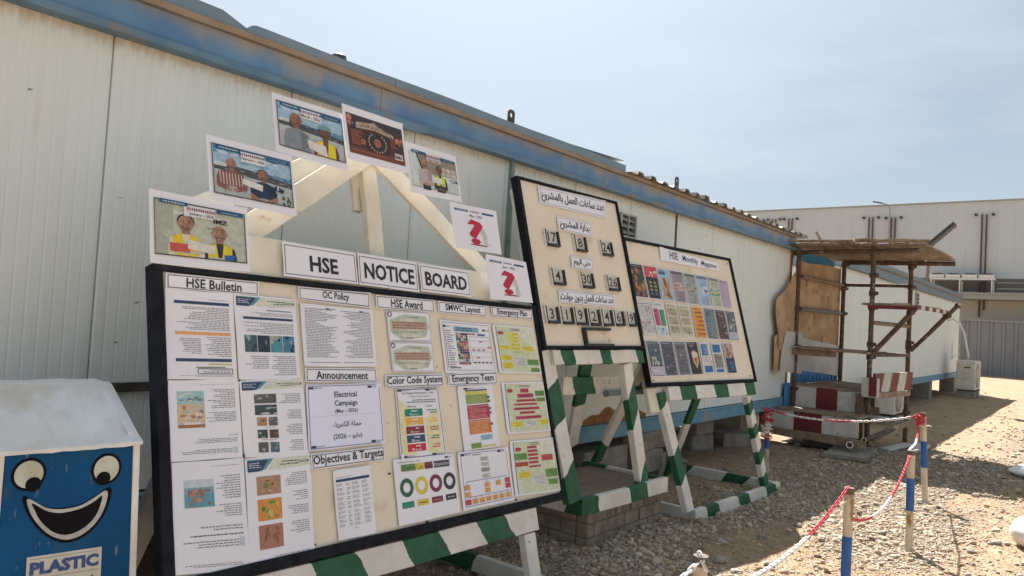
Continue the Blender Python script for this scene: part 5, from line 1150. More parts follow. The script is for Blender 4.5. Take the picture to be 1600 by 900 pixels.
def yard(p, wall=(.42, .46, .47)):
    p.on('picture').rect(.06, .12, .965, .88, (.10, .30, .52), 1); p.rect(.06, .24, .965, .42, (.34, .52, .68), 1.6)
    for k in range(7): x = .08+k*.12; p.poly([(x, .2+.02*(k % 3)), (x+.1, .19+.02*(k % 2)), (x+.2, .23), (x+.06, .25)], (.55, .66, .76), 2)
    p.poly([(.06, .38), (.5, .42), (.965, .50), (.965, .6), (.06, .52)], (.07, .075, .08), 2.4); p.blotch(.5, .40, .95, .56, [(.10, .09, .09), (.16, .15, .15), (.25, .27, .27)], 16, 2.8, .12)
    p.rect(.06, .38, .2, .44, (.6, .64, .66), 2.6)
    p.blotch(.06, .13, .96, .36, [(.30, .45, .60), (.45, .58, .70), (.20, .38, .56)], 26, 1.9, .12); p.blotch(.06, .39, .96, .56, [(.03, .03, .04), (.2, .2, .2), (.4, .4, .4), (.15, .11, .09), (.55, .56, .56)], 60, 2.9, .04)
    p.poly([(.06, .5), (.965, .58), (.965, .88), (.06, .88)], wall, 3.2)
    p.blotch(.06, .60, .96, .88, [tuple(v*f for v in wall) for f in (.85, .93, 1.1)], 30, 3.4, .10)
SK, SK2, SK3 = (.42, .23, .16), (.32, .17, .11), (.20, .10, .06)
o, p = photo('jan', 'January 2026 photo of two people in yellow vests, lowest on the left of the arch', .05)
p.on('picture').border(.035, .115, .965, .885, .004, (.05, .05, .06), 11); p.rect(.035, .115, .965, .885, (.50, .53, .43), 1); p.rect(.035, .115, .22, .885, (.40, .43, .36), 1.6); p.rect(.225, .25, .80, .29, (.66, .66, .60), 2); p.on('banner').rect(.32, .14, .64, .30, (.72, .73, .74), 11.5)
p.on('picture').blotch(.04, .30, .96, .88, [(.46, .49, .40), (.53, .56, .46), (.42, .45, .37)], 40, 1.8, .12); heads(p, 'January – 2026', 0); p.on('lettering').text('IMZ', .62, .28, .77, .345, (.02, .02, .03), 13, bold=.03)
p.on('picture').person(.34, .29, 1.55, .36, SK, (.68, .66, .52), vest=(.78, .56, .02), l=4, hair=(.02, .015, .015), waist=.52)
p.rect(.18, .70, .37, .82, (.55, .10, .09), 9.2)
p.person(.68, .37, 1.62, .36, SK, (.025, .03, .045), vest=(.75, .60, .03), l=4, bald=True, waist=.5); p.rect(.55, .37+.055, .67+.07, .37+.062, (.05, .04, .04), 9)
p.poly([(.36, .63), (.63, .68), (.62, .81), (.35, .76)], (.70, .68, .60), 9.6); p.poly([(.72, .80), (.84, .78), (.82, .885), (.73, .885)], (.02, .13, .36), 9.6); p.done(o)
o, p = photo('feb', 'February 2026 photo of two people holding a paper, one in a striped shirt', .05)
yard(p); p.on('picture').border(.04, .115, .965, .885, .004, (.05, .05, .06), 11); p.on('banner').rect(.36, .15, .64, .31, (.74, .75, .77), 11.5); heads(p, 'February – 2026')
p.on('picture').person(.25, .29, 1.20, .34, SK, (.24, .10, .09), trouser=(.045, .06, .10), stripes=(.60, .50, .46), bald=True, waist=.48)
p.person(.61, .37, 1.32, .32, SK2, (.02, .035, .08), trouser=(.02, .025, .05), waist=.48, arm=SK2)
p.poly([(.37, .57), (.60, .62), (.59, .72), (.36, .66)], (.72, .73, .72), 10); p.blotch(.83, .72, .94, .88, [(.04, .09, .04), (.07, .13, .05)], 9, 5, .3); p.poly([(.75, .58), (.86, .63), (.84, .69), (.74, .65)], (.02, .03, .05), 9.5); p.rect(.77, .60, .79, .65, (.7, .7, .7), 10); p.done(o)
o, p = photo('mar', 'March 2026 photo of a person in a grey sweater beside one in a helmet', .04)
yard(p, (.46, .50, .50)); p.on('picture').border(.04, .115, .965, .885, .004, (.05, .05, .06), 11); p.on('banner').rect(.36, .15, .64, .31, (.74, .75, .77), 11.5); heads(p, 'March – 2026')
p.on('picture').person(.29, .25, 1.50, .36, SK2, (.22, .27, .31), bald=True, waist=.6, l=4); p.person(.69, .34, 1.6, .38, SK3, (.22, .07, .06), vest=(.78, .66, .02), helmet=(.16, .32, .33), waist=.6, l=4)
p.poly([(.42, .66), (.68, .69), (.70, .88), (.44, .80)], (.70, .69, .62), 10.5); p.done(o)
o, p = photo('poster', 'dark brown poster with a gold laurel wreath and balloons at the top of the arch', .05)
p.on('picture').rect(.04, .14, .97, .87, (.075, .025, .018), 1); p.poly([(.04, .14), (.97, .14), (.97, .30), (.7, .33), (.5, .20), (.3, .24), (.04, .26)], (.05, .035, .035), 2); p.rect(.04, .74, .97, .87, (.17, .05, .025), 2)
p.poly([(.16, .33), (.2, .26), (.40, .23), (.48, .19), (.56, .25), (.80, .33), (.80, .40), (.5, .34), (.18, .38)], (.45, .35, .27), 3)
p.on('lettering').text(arabic('موظف الشهر المثالي'), .24, .25, .74, .35, (.03, .015, .01), 4, bold=.01)
p.on('wreath').rect(.32, .40, .70, .76, (.03, .022, .02), 3); p.ring(.51, .57, .055, .075, .72, (.55, .2, .09), 4); p.ring(.51, .57, .03, .04, .5, (.55, .2, .09), 4)
for k in range(16):
    a = math.pi*(.62+1.76*k/15); cx, cy = .51+.14*math.cos(a+math.pi/2*0), .57+.17*math.sin(a)
    a = -math.pi*.30+math.pi*1.6*k/15; cx, cy = .51+.145*math.cos(a), .57+.17*math.sin(a)
    p.poly([(cx-.014, cy-.012), (cx+.006, cy-.022), (cx+.016, cy+.012), (cx-.004, cy+.02)], (.50, .33, .2), 4)
p.on('text').lines(.09, .42, .28, .70, 9, (.42, .14, .07), 'l', .5, 3, .3); p.lines(.74, .42, .92, .58, 5, (.35, .13, .07), 'l', .5, 3, .3); p.on('badge_icon').rect(.24, .57, .31, .66, (.5, .22, .04), 4); p.border(.25, .585, .30, .645, .004, (.1, .03, .01), 5)
p.rect(.79, .67, .93, .79, (.62, .60, .56), 4); p.text('BMA', .80, .70, .92, .77, (.03, .02, .02), 5, bold=.02)
p.on('balloon')
for x, y, r, c in ((.08, .22, .045, (.50, .17, .09)), (.08, .32, .04, (.42, .13, .06)), (.14, .33, .045, (.03, .04, .09)), (.86, .42, .045, (.45, .15, .08)), (.93, .40, .035, (.42, .13, .06)), (.91, .50, .045, (.03, .05, .1)), (.75, .40, .03, (.06, .09, .12)), (.96, .49, .03, (.40, .12, .06))): p.ell(x, y, r, r*1.35, c, 5, 12); p.ell(x-r*.3, y-r*.4, r*.25, r*.3, (.7, .5, .42), 6, 6)
p.on('text').lines(.08, .78, .9, .82, 1, (.35, .12, .06), 'l', .5, 4); p.done(o)
o, p = photo('apr', 'April 2026 photo of two people before a shop window, one in a bright yellow vest', .04)
p.on('picture').rect(.04, .14, .97, .86, (.52, .60, .58), 1); p.poly([(.20, .14), (.97, .14), (.97, .52), (.30, .55)], (.30, .24, .19), 2); p.rects(.62, .34, .95, .52, 3, 2, [(.55, .5, .44), (.4, .15, .08), (.6, .6, .58)], .2, 3); p.poly([(.62, .53), (.965, .53), (.965, .66), (.62, .66)], (.62, .66, .66), 3); p.poly([(.17, .17), (.20, .17), (.31, .60), (.28, .60)], (.02, .03, .05), 3); p.rect(.04, .14, .17, .86, (.62, .68, .68), 2)
p.on('lettering').text('COM', .80, .555, .96, .635, (.02, .03, .05), 4, bold=.02); p.on('banner').rect(.36, .15, .64, .29, (.6, .55, .55), 11); heads(p, 'April – 2026')
p.on('picture').person(.32, .26, 1.22, .24, SK, (.52, .42, .42), bald=True, hair=(.4, .4, .4), waist=.55, l=4); p.person(.60, .34, 1.25, .26, SK3, (.03, .035, .04), vest=(.62, .72, .02), waist=.5, l=4); p.rect(.43, .59, .62, .71, (.74, .74, .72), 10.5); p.on('border').rect(.04, .855, .97, .862, (.04, .05, .08), 12); p.done(o)
for key, mon, lab in (('may', 'May – 2026', 'May 2026 sheet with a big red question mark'), ('june', 'June – 2026', 'June 2026 sheet with a big red question mark, resting on the board frame')):
    o, p = photo(key, lab, .05 if key == 'may' else .04)
    p.on('banner').rect(.08, .11, .36, .155, PB, 1); p.rect(.66, .11, .92, .155, PB, 1); p.on('lettering').lines(.12, .125, .32, .14, 1, (.6, .65, .7), 'l', .8, 2, .05)
    for k in range(9): p.rect(.41+k*.022, .115, .425+k*.022, .145, (.35, .12, .16) if k % 2 else (.12, .12, .3), 1)
    p.text(mon, .32, .20, .72, .27, (.04, .04, .05), 2, bold=.006, keep=1.2)
    p.on('question_mark').text('?', .30, .31, .64, .86, (.50, .012, .04), 3, bold=.03); p.ell(.50, .875, .19, .02, (.30, .02, .04), 2, 16)
    p.on('white_figure')
    for x, y, rx, ry in ((.635, .53, .035, .035), (.66, .63, .032, .075), (.61, .60, .05, .014), (.675, .74, .024, .075), (.70, .84, .04, .014), (.645, .77, .02, .065)): p.ell(x, y, rx*1.12, ry*1.12, (.36, .37, .32), 4, 10); p.ell(x, y, rx, ry, (.66, .66, .60), 5, 10)
    p.done(o)

# tiles board
title(B2, 'B2t1', arabic('عدد ساعات العمل بالمشروع'), 'topmost Arabic title strip on the number board', tx=(.03, .2, .97, .86), bord=(.35, .35, .42), bold=.022)
title(B2, 'B2t2', arabic('بداية المشروع'), 'second Arabic title strip on the number board, above tiles 17, 8 and 24', tx=(.05, .16, .95, .9), bord=(.35, .35, .42), bold=.022)
title(B2, 'B2t3', arabic('حتى اليوم'), 'short Arabic title strip on the number board, above tiles 4, 30 and 26', tx=(.12, .16, .88, .88), bord=(.35, .35, .42), bold=.022)
title(B2, 'B2t4', arabic('عدد ساعات العمل بدون حوادث'), 'lowest Arabic title strip on the number board, above the row of seven digits', tx=(.03, .16, .97, .9), bord=(.35, .35, .42), bold=.022)
for key, txt in (('h17', '17'), ('h8', '8'), ('h24', '24'), ('h4', '4'), ('h30', '30'), ('h26', '26'), ('d3', '3'), ('d1', '1'), ('d9', '9'), ('d2', '2'), ('d4', '4'), ('d6', '6'), ('d9b', '9')):
    q = np.array(D['B2'+key]); (x0, y0), (x1, y1) = q.min(0)+[.012, 0], q.max(0)-[.008, .004]
    sl = .022
    mb = MB()
    for a, b in (((x0+.004, y0), (x0+.016, y1+.004)), ((x1-.018, y0), (x1, y1-.006)), ((x0+.0162, y0), (x1-.0182, y0+.016))): mb.frame(B2.P, B2.e, B2.u, B2.n, (a[0], a[1], -.0055), (b[0], b[1], .009 if a[0] < x0+.01 else .02))
    hd = mb.build('number_holder', 'black_plastic', nb2, bevel=.001)
    cq = [(x0+.019, y1-.004), (x1-.019, y1-.004), (x1-.019, y0+.019), (x0+.019, y0+.019)]
    mb = MB(); mb.frame(B2.P, B2.e, B2.u, B2.n, (x0+.0186, y0+.0186, -.005), (x1-.0186, y1-.004, .006))
    pr_ = Print(B2, cq, .006); pr_.on('x').text(txt, .2 if len(txt) == 1 else .04, .12, .8 if len(txt) == 1 else .96, .86, (.02, .02, .02), 1, bold=.012, keep=1.15)
    k0 = len(mb.v); mb.v += pr_.parts['x', 0].v; mb.f += [tuple(i+k0 for i in f) for f in pr_.parts['x', 0].f]; mb.m += [1]*len(pr_.parts['x', 0].f); mb.c += [None]*len(pr_.parts['x', 0].f)
    mb.build('number_card', ['tile_grey', 'black_plastic'], hd)
    mb = MB(); mb.frame(B2.P, B2.e, B2.u, B2.n, (x0-.010, y0-.002, -.0055), (x0+.0035, y1+.004, .008)); mb.build('side_strip', 'white_wood', hd)
mb = MB(); x0, y0, x1, y1 = .472, .016, .815, .152
for a, b in (((x0, y0), (x0+.022, y1)), ((x0+.0222, y0), (x1, y0+.018)), ((x0+.0222, y1-.016), (x1-.01, y1))): mb.frame(B2.P, B2.e, B2.u, B2.n, (a[0], a[1], -.0055), (b[0], b[1], .024))
mb.build('empty_card_slot', 'black_plastic', nb2)

# magazine board
o, p = sheet(B3, D['B3title'], .004, 'title_strip', 'white title strip reading HSE Monthly Magazine', 'sign')
p.on('lettering').text('HSE', .15, .12, .28, .72, (.03, .03, .04), bold=.01, keep=1.1); p.text('Monthly', .36, .18, .62, .86, (.03, .03, .04), bold=.01, keep=1.1); p.text('Magazine', .68, .22, .96, .92, (.03, .03, .04), bold=.01, keep=1.1); p.done(o)
ROWS = {'c': 'top row', 'd': 'middle row', 'e': 'bottom row'}
COV = {
 'c1': ('red and orange flame picture on a dark cover, leftmost', (.06, .035, .03), [(.35, .08, .04), (.5, .2, .05), (.2, .12, .1), (.05, .08, .04)], 'blotch'),
 'c2': ('black cover with a red and white head panel, second', (.025, .03, .045), [(.55, .08, .1), (.7, .7, .7), (.3, .28, .1)], 'split'),
 'c3': ('pale blue cover with an orange brown picture, third', (.36, .48, .62), [(.45, .25, .1), (.2, .1, .06), (.6, .5, .35)], 'mid'),
 'c4': ('mauve cover with a red picture band, fourth', (.36, .29, .35), [(.5, .15, .1), (.6, .5, .5)], 'band'),
 'c5': ('grey green cover with a stone picture band, fifth', (.36, .40, .38), [(.45, .4, .3), (.2, .2, .16)], 'band'),
 'c6': ('light blue cover with small vehicles, sixth', (.38, .52, .70), [(.1, .12, .16), (.6, .66, .72)], 'band'),
 'c7': ('pale green cover with a green blue picture, seventh', (.50, .56, .42), [(.08, .3, .15), (.1, .3, .4), (.6, .5, .2)], 'band'),
 'c8': ('lilac cover of fine text, last', (.44, .34, .44), [(.55, .48, .6), (.3, .22, .4)], 'text'),
 'd1': ('white cover dotted with small red figures, leftmost', (.60, .60, .60), [(.5, .1, .14), (.2, .25, .3)], 'dots'),
 'd2': ('white cover with a red and a green column, second', (.62, .64, .62), [(.45, .04, .1), (.03, .22, .12)], 'cols'),
 'd3': ('beige cover with three rows of people, third', (.60, .56, .42), [(.4, .12, .08), (.1, .12, .12), (.3, .2, .1)], 'rows3'),
 'd4': ('beige cover with three rows of small pictures, fourth', (.62, .58, .44), [(.4, .15, .08), (.15, .15, .12), (.35, .25, .1)], 'rows3'),
 'd5': ('orange cover with dark lines, fifth', (.70, .30, .06), [(.25, .08, .03)], 'text'),
 'd6': ('slate blue cover of pale text, sixth', (.10, .16, .20), [(.4, .45, .45), (.04, .06, .1)], 'text'),
 'd7': ('dark brown cover with rows of small pictures, seventh', (.09, .055, .05), [(.5, .45, .42), (.25, .1, .08)], 'rows3'),
 'd8': ('charcoal cover with a pale blue foot, last', (.12, .14, .17), [(.03, .03, .03), (.5, .5, .5)], 'foot'),
 'e1': ('dark cover with two figures above a white foot, leftmost', (.09, .12, .16), [(.5, .55, .4), (.04, .05, .05)], 'foot'),
 'e2': ('dark grey cover of small crowd pictures, second', (.10, .11, .14), [(.4, .35, .3), (.03, .04, .05), (.22, .12, .1)], 'rows4'),
 'e3': ('grey cover of four group pictures, third', (.16, .17, .20), [(.45, .42, .38), (.05, .06, .07), (.2, .15, .13)], 'rows4'),
 'e4': ('black cover with a gold and white shield, fourth', (.03, .028, .032), [], 'shield'),
 'e5': ('white cover with blue blocks and yellow signs, fifth', (.62, .62, .60), [(.03, .14, .38)], 'blue'),
 'e6': ('white cover with a blue head and a picture of people, sixth', (.58, .60, .62), [(.03, .14, .38), (.1, .15, .1), (.4, .3, .25)], 'blue2'),
 'e7': ('cover half face picture and half navy, last', (.02, .05, .10), [(.5, .3, .2), (.2, .08, .06), (.6, .45, .35)], 'half')}
for k, (desc, bgc, cs, kind) in COV.items():
    q = [np.array(c) for c in D['B3'+k]]; cc = sum(q)/4; q2 = [cc+(c-cc)*np.array([1.07, 1.035]) for c in q]
    o, p = sheet(B3, q2, .003+.0008*(ord(k[1]) % 2), 'magazine_cover', desc+', '+ROWS[k[0]]+', magazine board', 'magazine cover', group='magazine covers on the far board')
    p.on('picture').rect(.035, .02, .965, .98, bgc, 1); p.on('text').lines(.1, .05, .9, .09, 1, tuple(min(.8, x+.25) if sum(bgc) < .6 else x*.4 for x in bgc), 'l', .6, 2, .2)
    p.on('picture')
    if kind == 'blotch': p.blotch(.06, .12, .94, .95, cs, 40, 2, .2)
    elif kind == 'split': p.rect(.035, .02, .965, .35, cs[0], 2); p.blotch(.3, .08, .9, .33, [cs[1]], 6, 3, .3); p.rects(.15, .45, .85, .9, 2, 4, [cs[2], (.12, .14, .2)], .4, 2)
    elif kind == 'mid': p.rect(.2, .3, .8, .92, cs[0], 2); p.blotch(.2, .3, .8, .92, cs, 18, 3, .3); p.rect(.06, .1, .6, .2, (.05, .12, .3), 2)
    elif kind == 'band': p.rect(.035, .02, .965, .12, tuple(x*.45 for x in bgc), 2); p.blotch(.08, .36, .92, .62, cs, 14, 2, .3); p.on('text').lines(.12, .15, .88, .34, 6, tuple(x*.4 for x in bgc), 'r', .4, 2); p.lines(.12, .66, .88, .94, 9, tuple(x*.4 for x in bgc), 'r', .4, 2)
    elif kind == 'text': p.on('text').lines(.12, .12, .88, .92, 14 if k != 'd5' else 6, cs[0], 'r', .4, 2)
    elif kind == 'dots': p.blotch(.08, .15, .92, .92, cs, 26, 2, .09); p.on('text').lines(.12, .12, .9, .9, 14, (.35, .35, .38), 'r', .3, 2)
    elif kind == 'cols': p.rect(.1, .2, .48, .68, cs[0], 2); p.rect(.55, .22, .92, .68, cs[1], 2); p.on('text').lines(.15, .24, .44, .64, 8, (.6, .3, .35), 'r', .4, 3); p.lines(.6, .26, .88, .64, 8, (.3, .5, .4), 'r', .4, 3); p.on('picture').blotch(.15, .74, .9, .94, [(.1, .35, .6), (.3, .5, .7)], 8, 2, .3)
    elif kind in ('rows3', 'rows4'):
        n_ = int(kind[-1])
        for j in range(n_):
            y0 = .14+.8*j/n_; p.rect(.1, y0, .9, y0+.62/n_, tuple(x*.7 for x in bgc), 2); p.blotch(.1, y0, .9, y0+.62/n_, cs, 12, 3, .16)
    elif kind == 'foot': p.blotch(.2, .25, .8, .68, cs, 8, 2, .3); p.rect(.06, .72, .94, .96, (.52, .48, .54) if k == 'e1' else (.42, .50, .60), 2); p.blotch(.1, .75, .9, .92, [(.7, .68, .7), (.6, .3, .35)], 6, 3, .2)
    elif kind == 'shield': p.poly([(.3, .33), (.55, .26), (.85, .36), (.84, .6), (.6, .82), (.36, .62)], (.62, .42, .22), 2); p.poly([(.36, .37), (.55, .31), (.78, .39), (.77, .52), (.6, .66), (.42, .54)], (.66, .60, .52), 3); p.poly([(.42, .5), (.75, .48), (.6, .72)], (.45, .12, .04), 4); p.on('text').lines(.3, .1, .75, .18, 2, (.5, .4, .2), 'l', .5, 2)
    elif kind == 'blue': p.rect(.12, .08, .7, .42, cs[0], 2); p.rect(.15, .75, .9, .95, cs[0], 2); p.blotch(.2, .46, .95, .72, [(.6, .45, .05), (.1, .1, .12), (.5, .1, .06)], 8, 2, .16); p.on('text').lines(.2, .12, .62, .38, 6, (.5, .6, .75), 'r', .35, 3)
    elif kind == 'blue2': p.rect(.1, .06, .85, .32, cs[0], 2); p.rect(.15, .38, .9, .82, (.25, .24, .22), 2); p.blotch(.15, .38, .9, .82, cs[1:], 16, 3, .2); p.rect(.15, .86, .85, .96, cs[0], 2)
    elif kind == 'half': p.rect(.035, .02, .965, .5, (.42, .32, .28), 2); p.blotch(.06, .04, .9, .5, cs, 14, 3, .25); p.on('text').lines(.3, .6, .8, .9, 5, (.1, .25, .4), 'r', .5, 2)
    p.done(o)
# drawing pins in the corners of some sheets
for pl, pts in ((B1, ((.34, .45), (.34, .75), (.65, .42), (1.09, .3), (1.3, .05), (.64, .06), (2.0, .06), (1.72, .09))), (B3, ((.06, .05), (1.7, .06), (1.72, 1.18)))):
    for a, b in pts:
        mb = MB(); c = pl.at(a, b, -.006); mb.tube([c, c+pl.n*.012], .0045, 8); mb.build('nail_head', 'dark_metal', nb1 if pl is B1 else nb3)

# ------------------------------------------------------------------ smiling recycling bin
bo = Vector((.8091, 2.6405, 1.05)); byaw = -.0744; BW = .411
be = Vector((math.cos(byaw), math.sin(byaw), 0)); bn = Vector((be.y, -be.x, 0)); BPL = Plane(bo, byaw, 0)
bin_ = thing('recycling_bin', (1.0, 2.8, 0), 'blue wooden plastic-recycling bin with a painted smiling face and white sloping lid', 'bin')
def flare(mb):   # the right side leans out a little towards the ground
    for i, v in enumerate(mb.v):
        v = Vector(v); lx = (v-bo).dot(be)
        if lx > BW*.5: mb.v[i] = tuple(v+be*.043*(bo.z-v.z))
mb = MB(); mb.frame(bo, be, bn, Z_, (.012, -.50, -1.0), (BW-.02, -.006, -.012)); flare(mb); mb.build('body', 'bin_blue', bin_, bevel=.003)
for a, b in ((-.012, .011), (BW-.024, BW-.002)):
    mb = MB(); mb.frame(bo, be, bn, Z_, (a, -.05, -1.0), (b, .0, -.012)); flare(mb); mb.build('corner_post', 'bin_white', bin_, bevel=.002)
mb = MB(); N = 14   # lid: slopes up to the back with a worn, wavy front edge
def lid(x, y): return bo+be*x-bn*y
V = []
rows_ = [(-.015, -.012), (-.012, .0), (.04, .022), (.32, .158), (.36, .17), (.38, .165), (.52, .165)]
for i in range(N+1):
    x = -.02+(BW+.022)*i/N
    for j, (y, z) in enumerate(rows_): V.append(lid(x, y)+Z_*(z+(random.uniform(-.0025, .0025) if j < 3 else .002*math.sin(x*30+j))))
    V.append(lid(x, .52)+Z_*-.012)
k = 8
for i in range(N):
    for j in range(k): mb.f.append(((i+1)*k+j, i*k+j, i*k+(j+1) % k, (i+1)*k+(j+1) % k))
mb.v = [tuple(v) for v in V]; mb.f += [tuple(range(k)), tuple(N*k+j for j in range(k-1, -1, -1))]; mb.m = [0]*len(mb.f); mb.c = [None]*len(mb.f)
mb.build('lid', 'bin_white', bin_)
mb = MB(); mb.frame(bo, be, bn, Z_, (BW-.012, -.32, .158), (BW+.0, -.02, .02)) if 0 else mb.add([lid(BW-.035, .03)+Z_*.026, lid(BW-.02, .03)+Z_*.026, lid(BW-.02, .31)+Z_*.160, lid(BW-.035, .31)+Z_*.160, lid(BW-.035, .03)+Z_*.018, lid(BW-.02, .03)+Z_*.018, lid(BW-.02, .31)+Z_*.150, lid(BW-.035, .31)+Z_*.150], [(0, 1, 2, 3), (0, 4, 5, 1), (1, 5, 6, 2), (2, 6, 7, 3), (3, 7, 4, 0)]); mb.build('lid_batten', 'bin_white', bin_)
def disc(name, parent, m, pts, h, t=.002):
    mb = MB(); n_ = len(pts); a = sum(pts[i][0]*pts[(i+1) % n_][1]-pts[(i+1) % n_][0]*pts[i][1] for i in range(n_))
    if a < 0: pts = pts[::-1]
    mb.v = [tuple(BPL.at(x, y, h)) for x, y in pts]+[tuple(BPL.at(x, y, h-t)) for x, y in pts]
    mb.f = [tuple(range(n_))]+[((i+1) % n_, i, n_+i, n_+(i+1) % n_) for i in range(n_)]; mb.m = [0]*(n_+1); mb.c = [None]*(n_+1)
    return mb.build(name, m, parent)
def el(cx, cy, rx, ry, n_=28, a0=0): return [(cx+rx*math.cos(2*math.pi*k/n_), cy+ry*math.sin(2*math.pi*k/n_)+0*a0) for k in range(n_)]
for cx, cy, rx, ry, px_, py_ in ((.08, -.079, .040, .043, .094, -.112), (.307, -.087, .039, .044, .299, -.118)):
    ey = disc('eye', bin_, 'paint_black', el(cx, cy, rx+.008, ry+.009), -.0035)
    disc('eye_white', ey, 'eye_white', el(cx, cy, rx, ry), -.0025)
    disc('pupil', ey, 'paint_black', el(px_, py_, .022, .023), -.0015)
def spl(pts, n_=5):
    out = []; k = len(pts)
    for i in range(k):
        p0, p1, p2, p3 = [np.array(pts[(i+j) % k], float) for j in (-1, 0, 1, 2)]
        for t in np.linspace(0, 1, n_, endpoint=False): out.append(tuple(.5*((2*p1)+(p2-p0)*t+(2*p0-5*p1+4*p2-p3)*t*t+(3*p1-p0-3*p2+p3)*t**3)))
    return out
mo = [(.083, -.156), (.133, -.190), (.179, -.203), (.232, -.200), (.272, -.181), (.308, -.160), (.317, -.178), (.305, -.231), (.278, -.273), (.239, -.300), (.196, -.304), (.152, -.281), (.117, -.243), (.090, -.196)]
cx, cy = .2, -.23
outl = [(cx+(x-cx)*1.10, cy+(y-cy)*1.14) for x, y in mo]
mth = disc('mouth', bin_, 'paint_black', spl(outl), -.0035); disc('lips', mth, 'paint_grey', spl(mo), -.0025)
inn = [(.096, -.172), (.137, -.202), (.18, -.215), (.233, -.210), (.273, -.194), (.298, -.176), (.297, -.2), (.283, -.241), (.251, -.274), (.205, -.289), (.161, -.273), (.123, -.232), (.105, -.197)]
disc('mouth_opening', mth, 'paint_black', spl(inn), -.0015)
sg = disc('name_sign', bin_, 'sign_white', [(.093, -.342), (.311, -.348), (.316, -.50), (.096, -.49)], -.002, .004)
pr_ = Print(BPL, [(.093, -.342), (.311, -.348), (.316, -.50), (.096, -.49)], -.0022)
pr_.on('lettering').text('PLASTIC', .04, .12, .96, .40, (.03, .08, .26), 2, bold=.055); pr_.rect(.04, .055, .96, .062, (.03, .04, .1), 1); pr_.rect(.03, .47, .97, .478, (.03, .04, .1), 1); pr_.poly([(.3, .66), (.42, .58), (.66, .56), (.76, .66)], (.03, .08, .26), 1); pr_.poly([(.82, .66), (.88, .58), (.9, .60), (.85, .66)], (.02, .02, .04), 1)
pr_.done(sg)

# ------------------------------------------------------------------ plinth of concrete bricks under the middle stand
pl_ = thing('block_plinth', (4.9, 3.0, 0), 'low plinth of rough concrete bricks under the middle striped stand', 'plinth')
PX0, PX1, PY0, PY1, PH = 4.34, 5.42, 2.73, 3.42, .262
mb = MB(); mb.box((PX0+.012, PY0+.012, -.06), (PX1-.012, PY1-.012, PH-.012)); mb.build('mortar_core', 'mortar', pl_)
def roughbrick(L_, Wd, H_):
    mb = MB(); mb.box((0, 0, 0), (L_, Wd, H_)); mb.v = [(v[0]+random.uniform(-.003, .003), v[1]+random.uniform(-.003, .003), v[2]+random.uniform(-.003, .003)) for v in mb.v]; return mb
cache = {}
def brick(x, y, z, dx, dy, dz):
    key = (round(dx, 3), round(dy, 3), round(dz, 3), random.randint(0, 2))
    if key not in cache:
        o = roughbrick(dx, dy, dz).build('brick', 'brick', pl_, origin=(0, 0, 0), bevel=.005); cache[key] = o
    else: o = link_copy(cache[key], pl_)
    o.location = Vector((x, y, z))-Vector(pl_.location)
for c in range(3):
    z = -.03+c*.098; hh = .088; off = (.0, .13, .06)[c]; x = PX0
    first = True
    while x < PX1-.03:
        ln = min(.215-(off if first else 0), PX1-x); first = False
        if c == 2 and ln > .15: ln = random.choice((.12, .19, .09))
        if PX1-x-ln < .05: ln = PX1-x
        brick(x+.004, PY0+random.uniform(-.006, .004), z, ln-.014, .09, hh); x += ln
    y = PY0+.10; first = True
    while y < PY1-.03:
        ln = min(.23-(off*.8 if first else 0), PY1-y); first = False
        brick(PX0+random.uniform(-.006, .004), y+.006, z, .09, ln-.014, hh); y += ln
# blocks behind and under the cabin
def blk(x, y, z, dx, dy, dz, rot, label, tilt=0):
    mb = MB(); mb.box((-dx/2, -dy/2, 0), (dx/2, dy/2, dz)); mb.v = [(v[0]+random.uniform(-.006, .006), v[1]+random.uniform(-.006, .006), v[2]+random.uniform(-.006, .006)) for v in mb.v]
    o = mb.build('concrete_block', 'block', None, origin=(0, 0, 0), bevel=.008); o.location = (x, y, z); o.rotation_euler = (tilt, 0, rot); return props(o, label, 'concrete block')
blk(8.95, 4.05, -.02, .42, .20, .21, -.25, 'lower grey block of the short stack under the cabin rail')
blk(8.93, 4.03, .195, .42, .20, .20, -.12, 'upper grey block of the short stack under the cabin rail')
blk(9.62, 3.86, -.03, .42, .22, .22, -.6, 'single grey block leaning on the dirt right of the short stack', .18)
blk(6.62, 3.62, .30, .24, .22, .17, .1, 'small pale block on top of the rubble behind the middle stand')
blk(6.95, 3.66, .29, .26, .22, .18, -.2, 'second pale block on top of the rubble behind the middle stand')
blk(6.75, 3.64, .08, .42, .26, .21, .05, 'broad pale block in the middle of the rubble behind the middle stand')
blk(5.95, 3.75, .02, .85, .35, .36, .06, 'largest grey concrete footing behind the middle stand')
blk(7.1, 3.75, -.05, .4, .3, .24, .3, 'dark low block at the right of the rubble behind the middle stand')
rock(7.75, 3.7, .09, 'stone', 'rough brown stone beside the short block stack')
for x in (.2, 3.0, 10.2):
    blk(x, 4.3, -.03, .4, .8, .485, 0, 'deep grey support block under the %s of the long cabin' % {.2: 'left end', 3.0: 'middle', 10.2: 'right end'}[x])
for x0_, y0_, x1_, y1_, lab in ((9.2, 4.3, 9.9, 3.9, 'thin pale batten on the dirt under the cabin rail'), (9.0, 4.5, 9.9, 4.2, 'second thin batten lying deeper under the cabin')):
    mb = MB(); mb.tube([(x0_, y0_, .05), (x1_, y1_, .06)], .015, 5); props(mb.build('batten', 'old_plank', None, origin=(x0_, y0_, 0)), lab, 'batten')

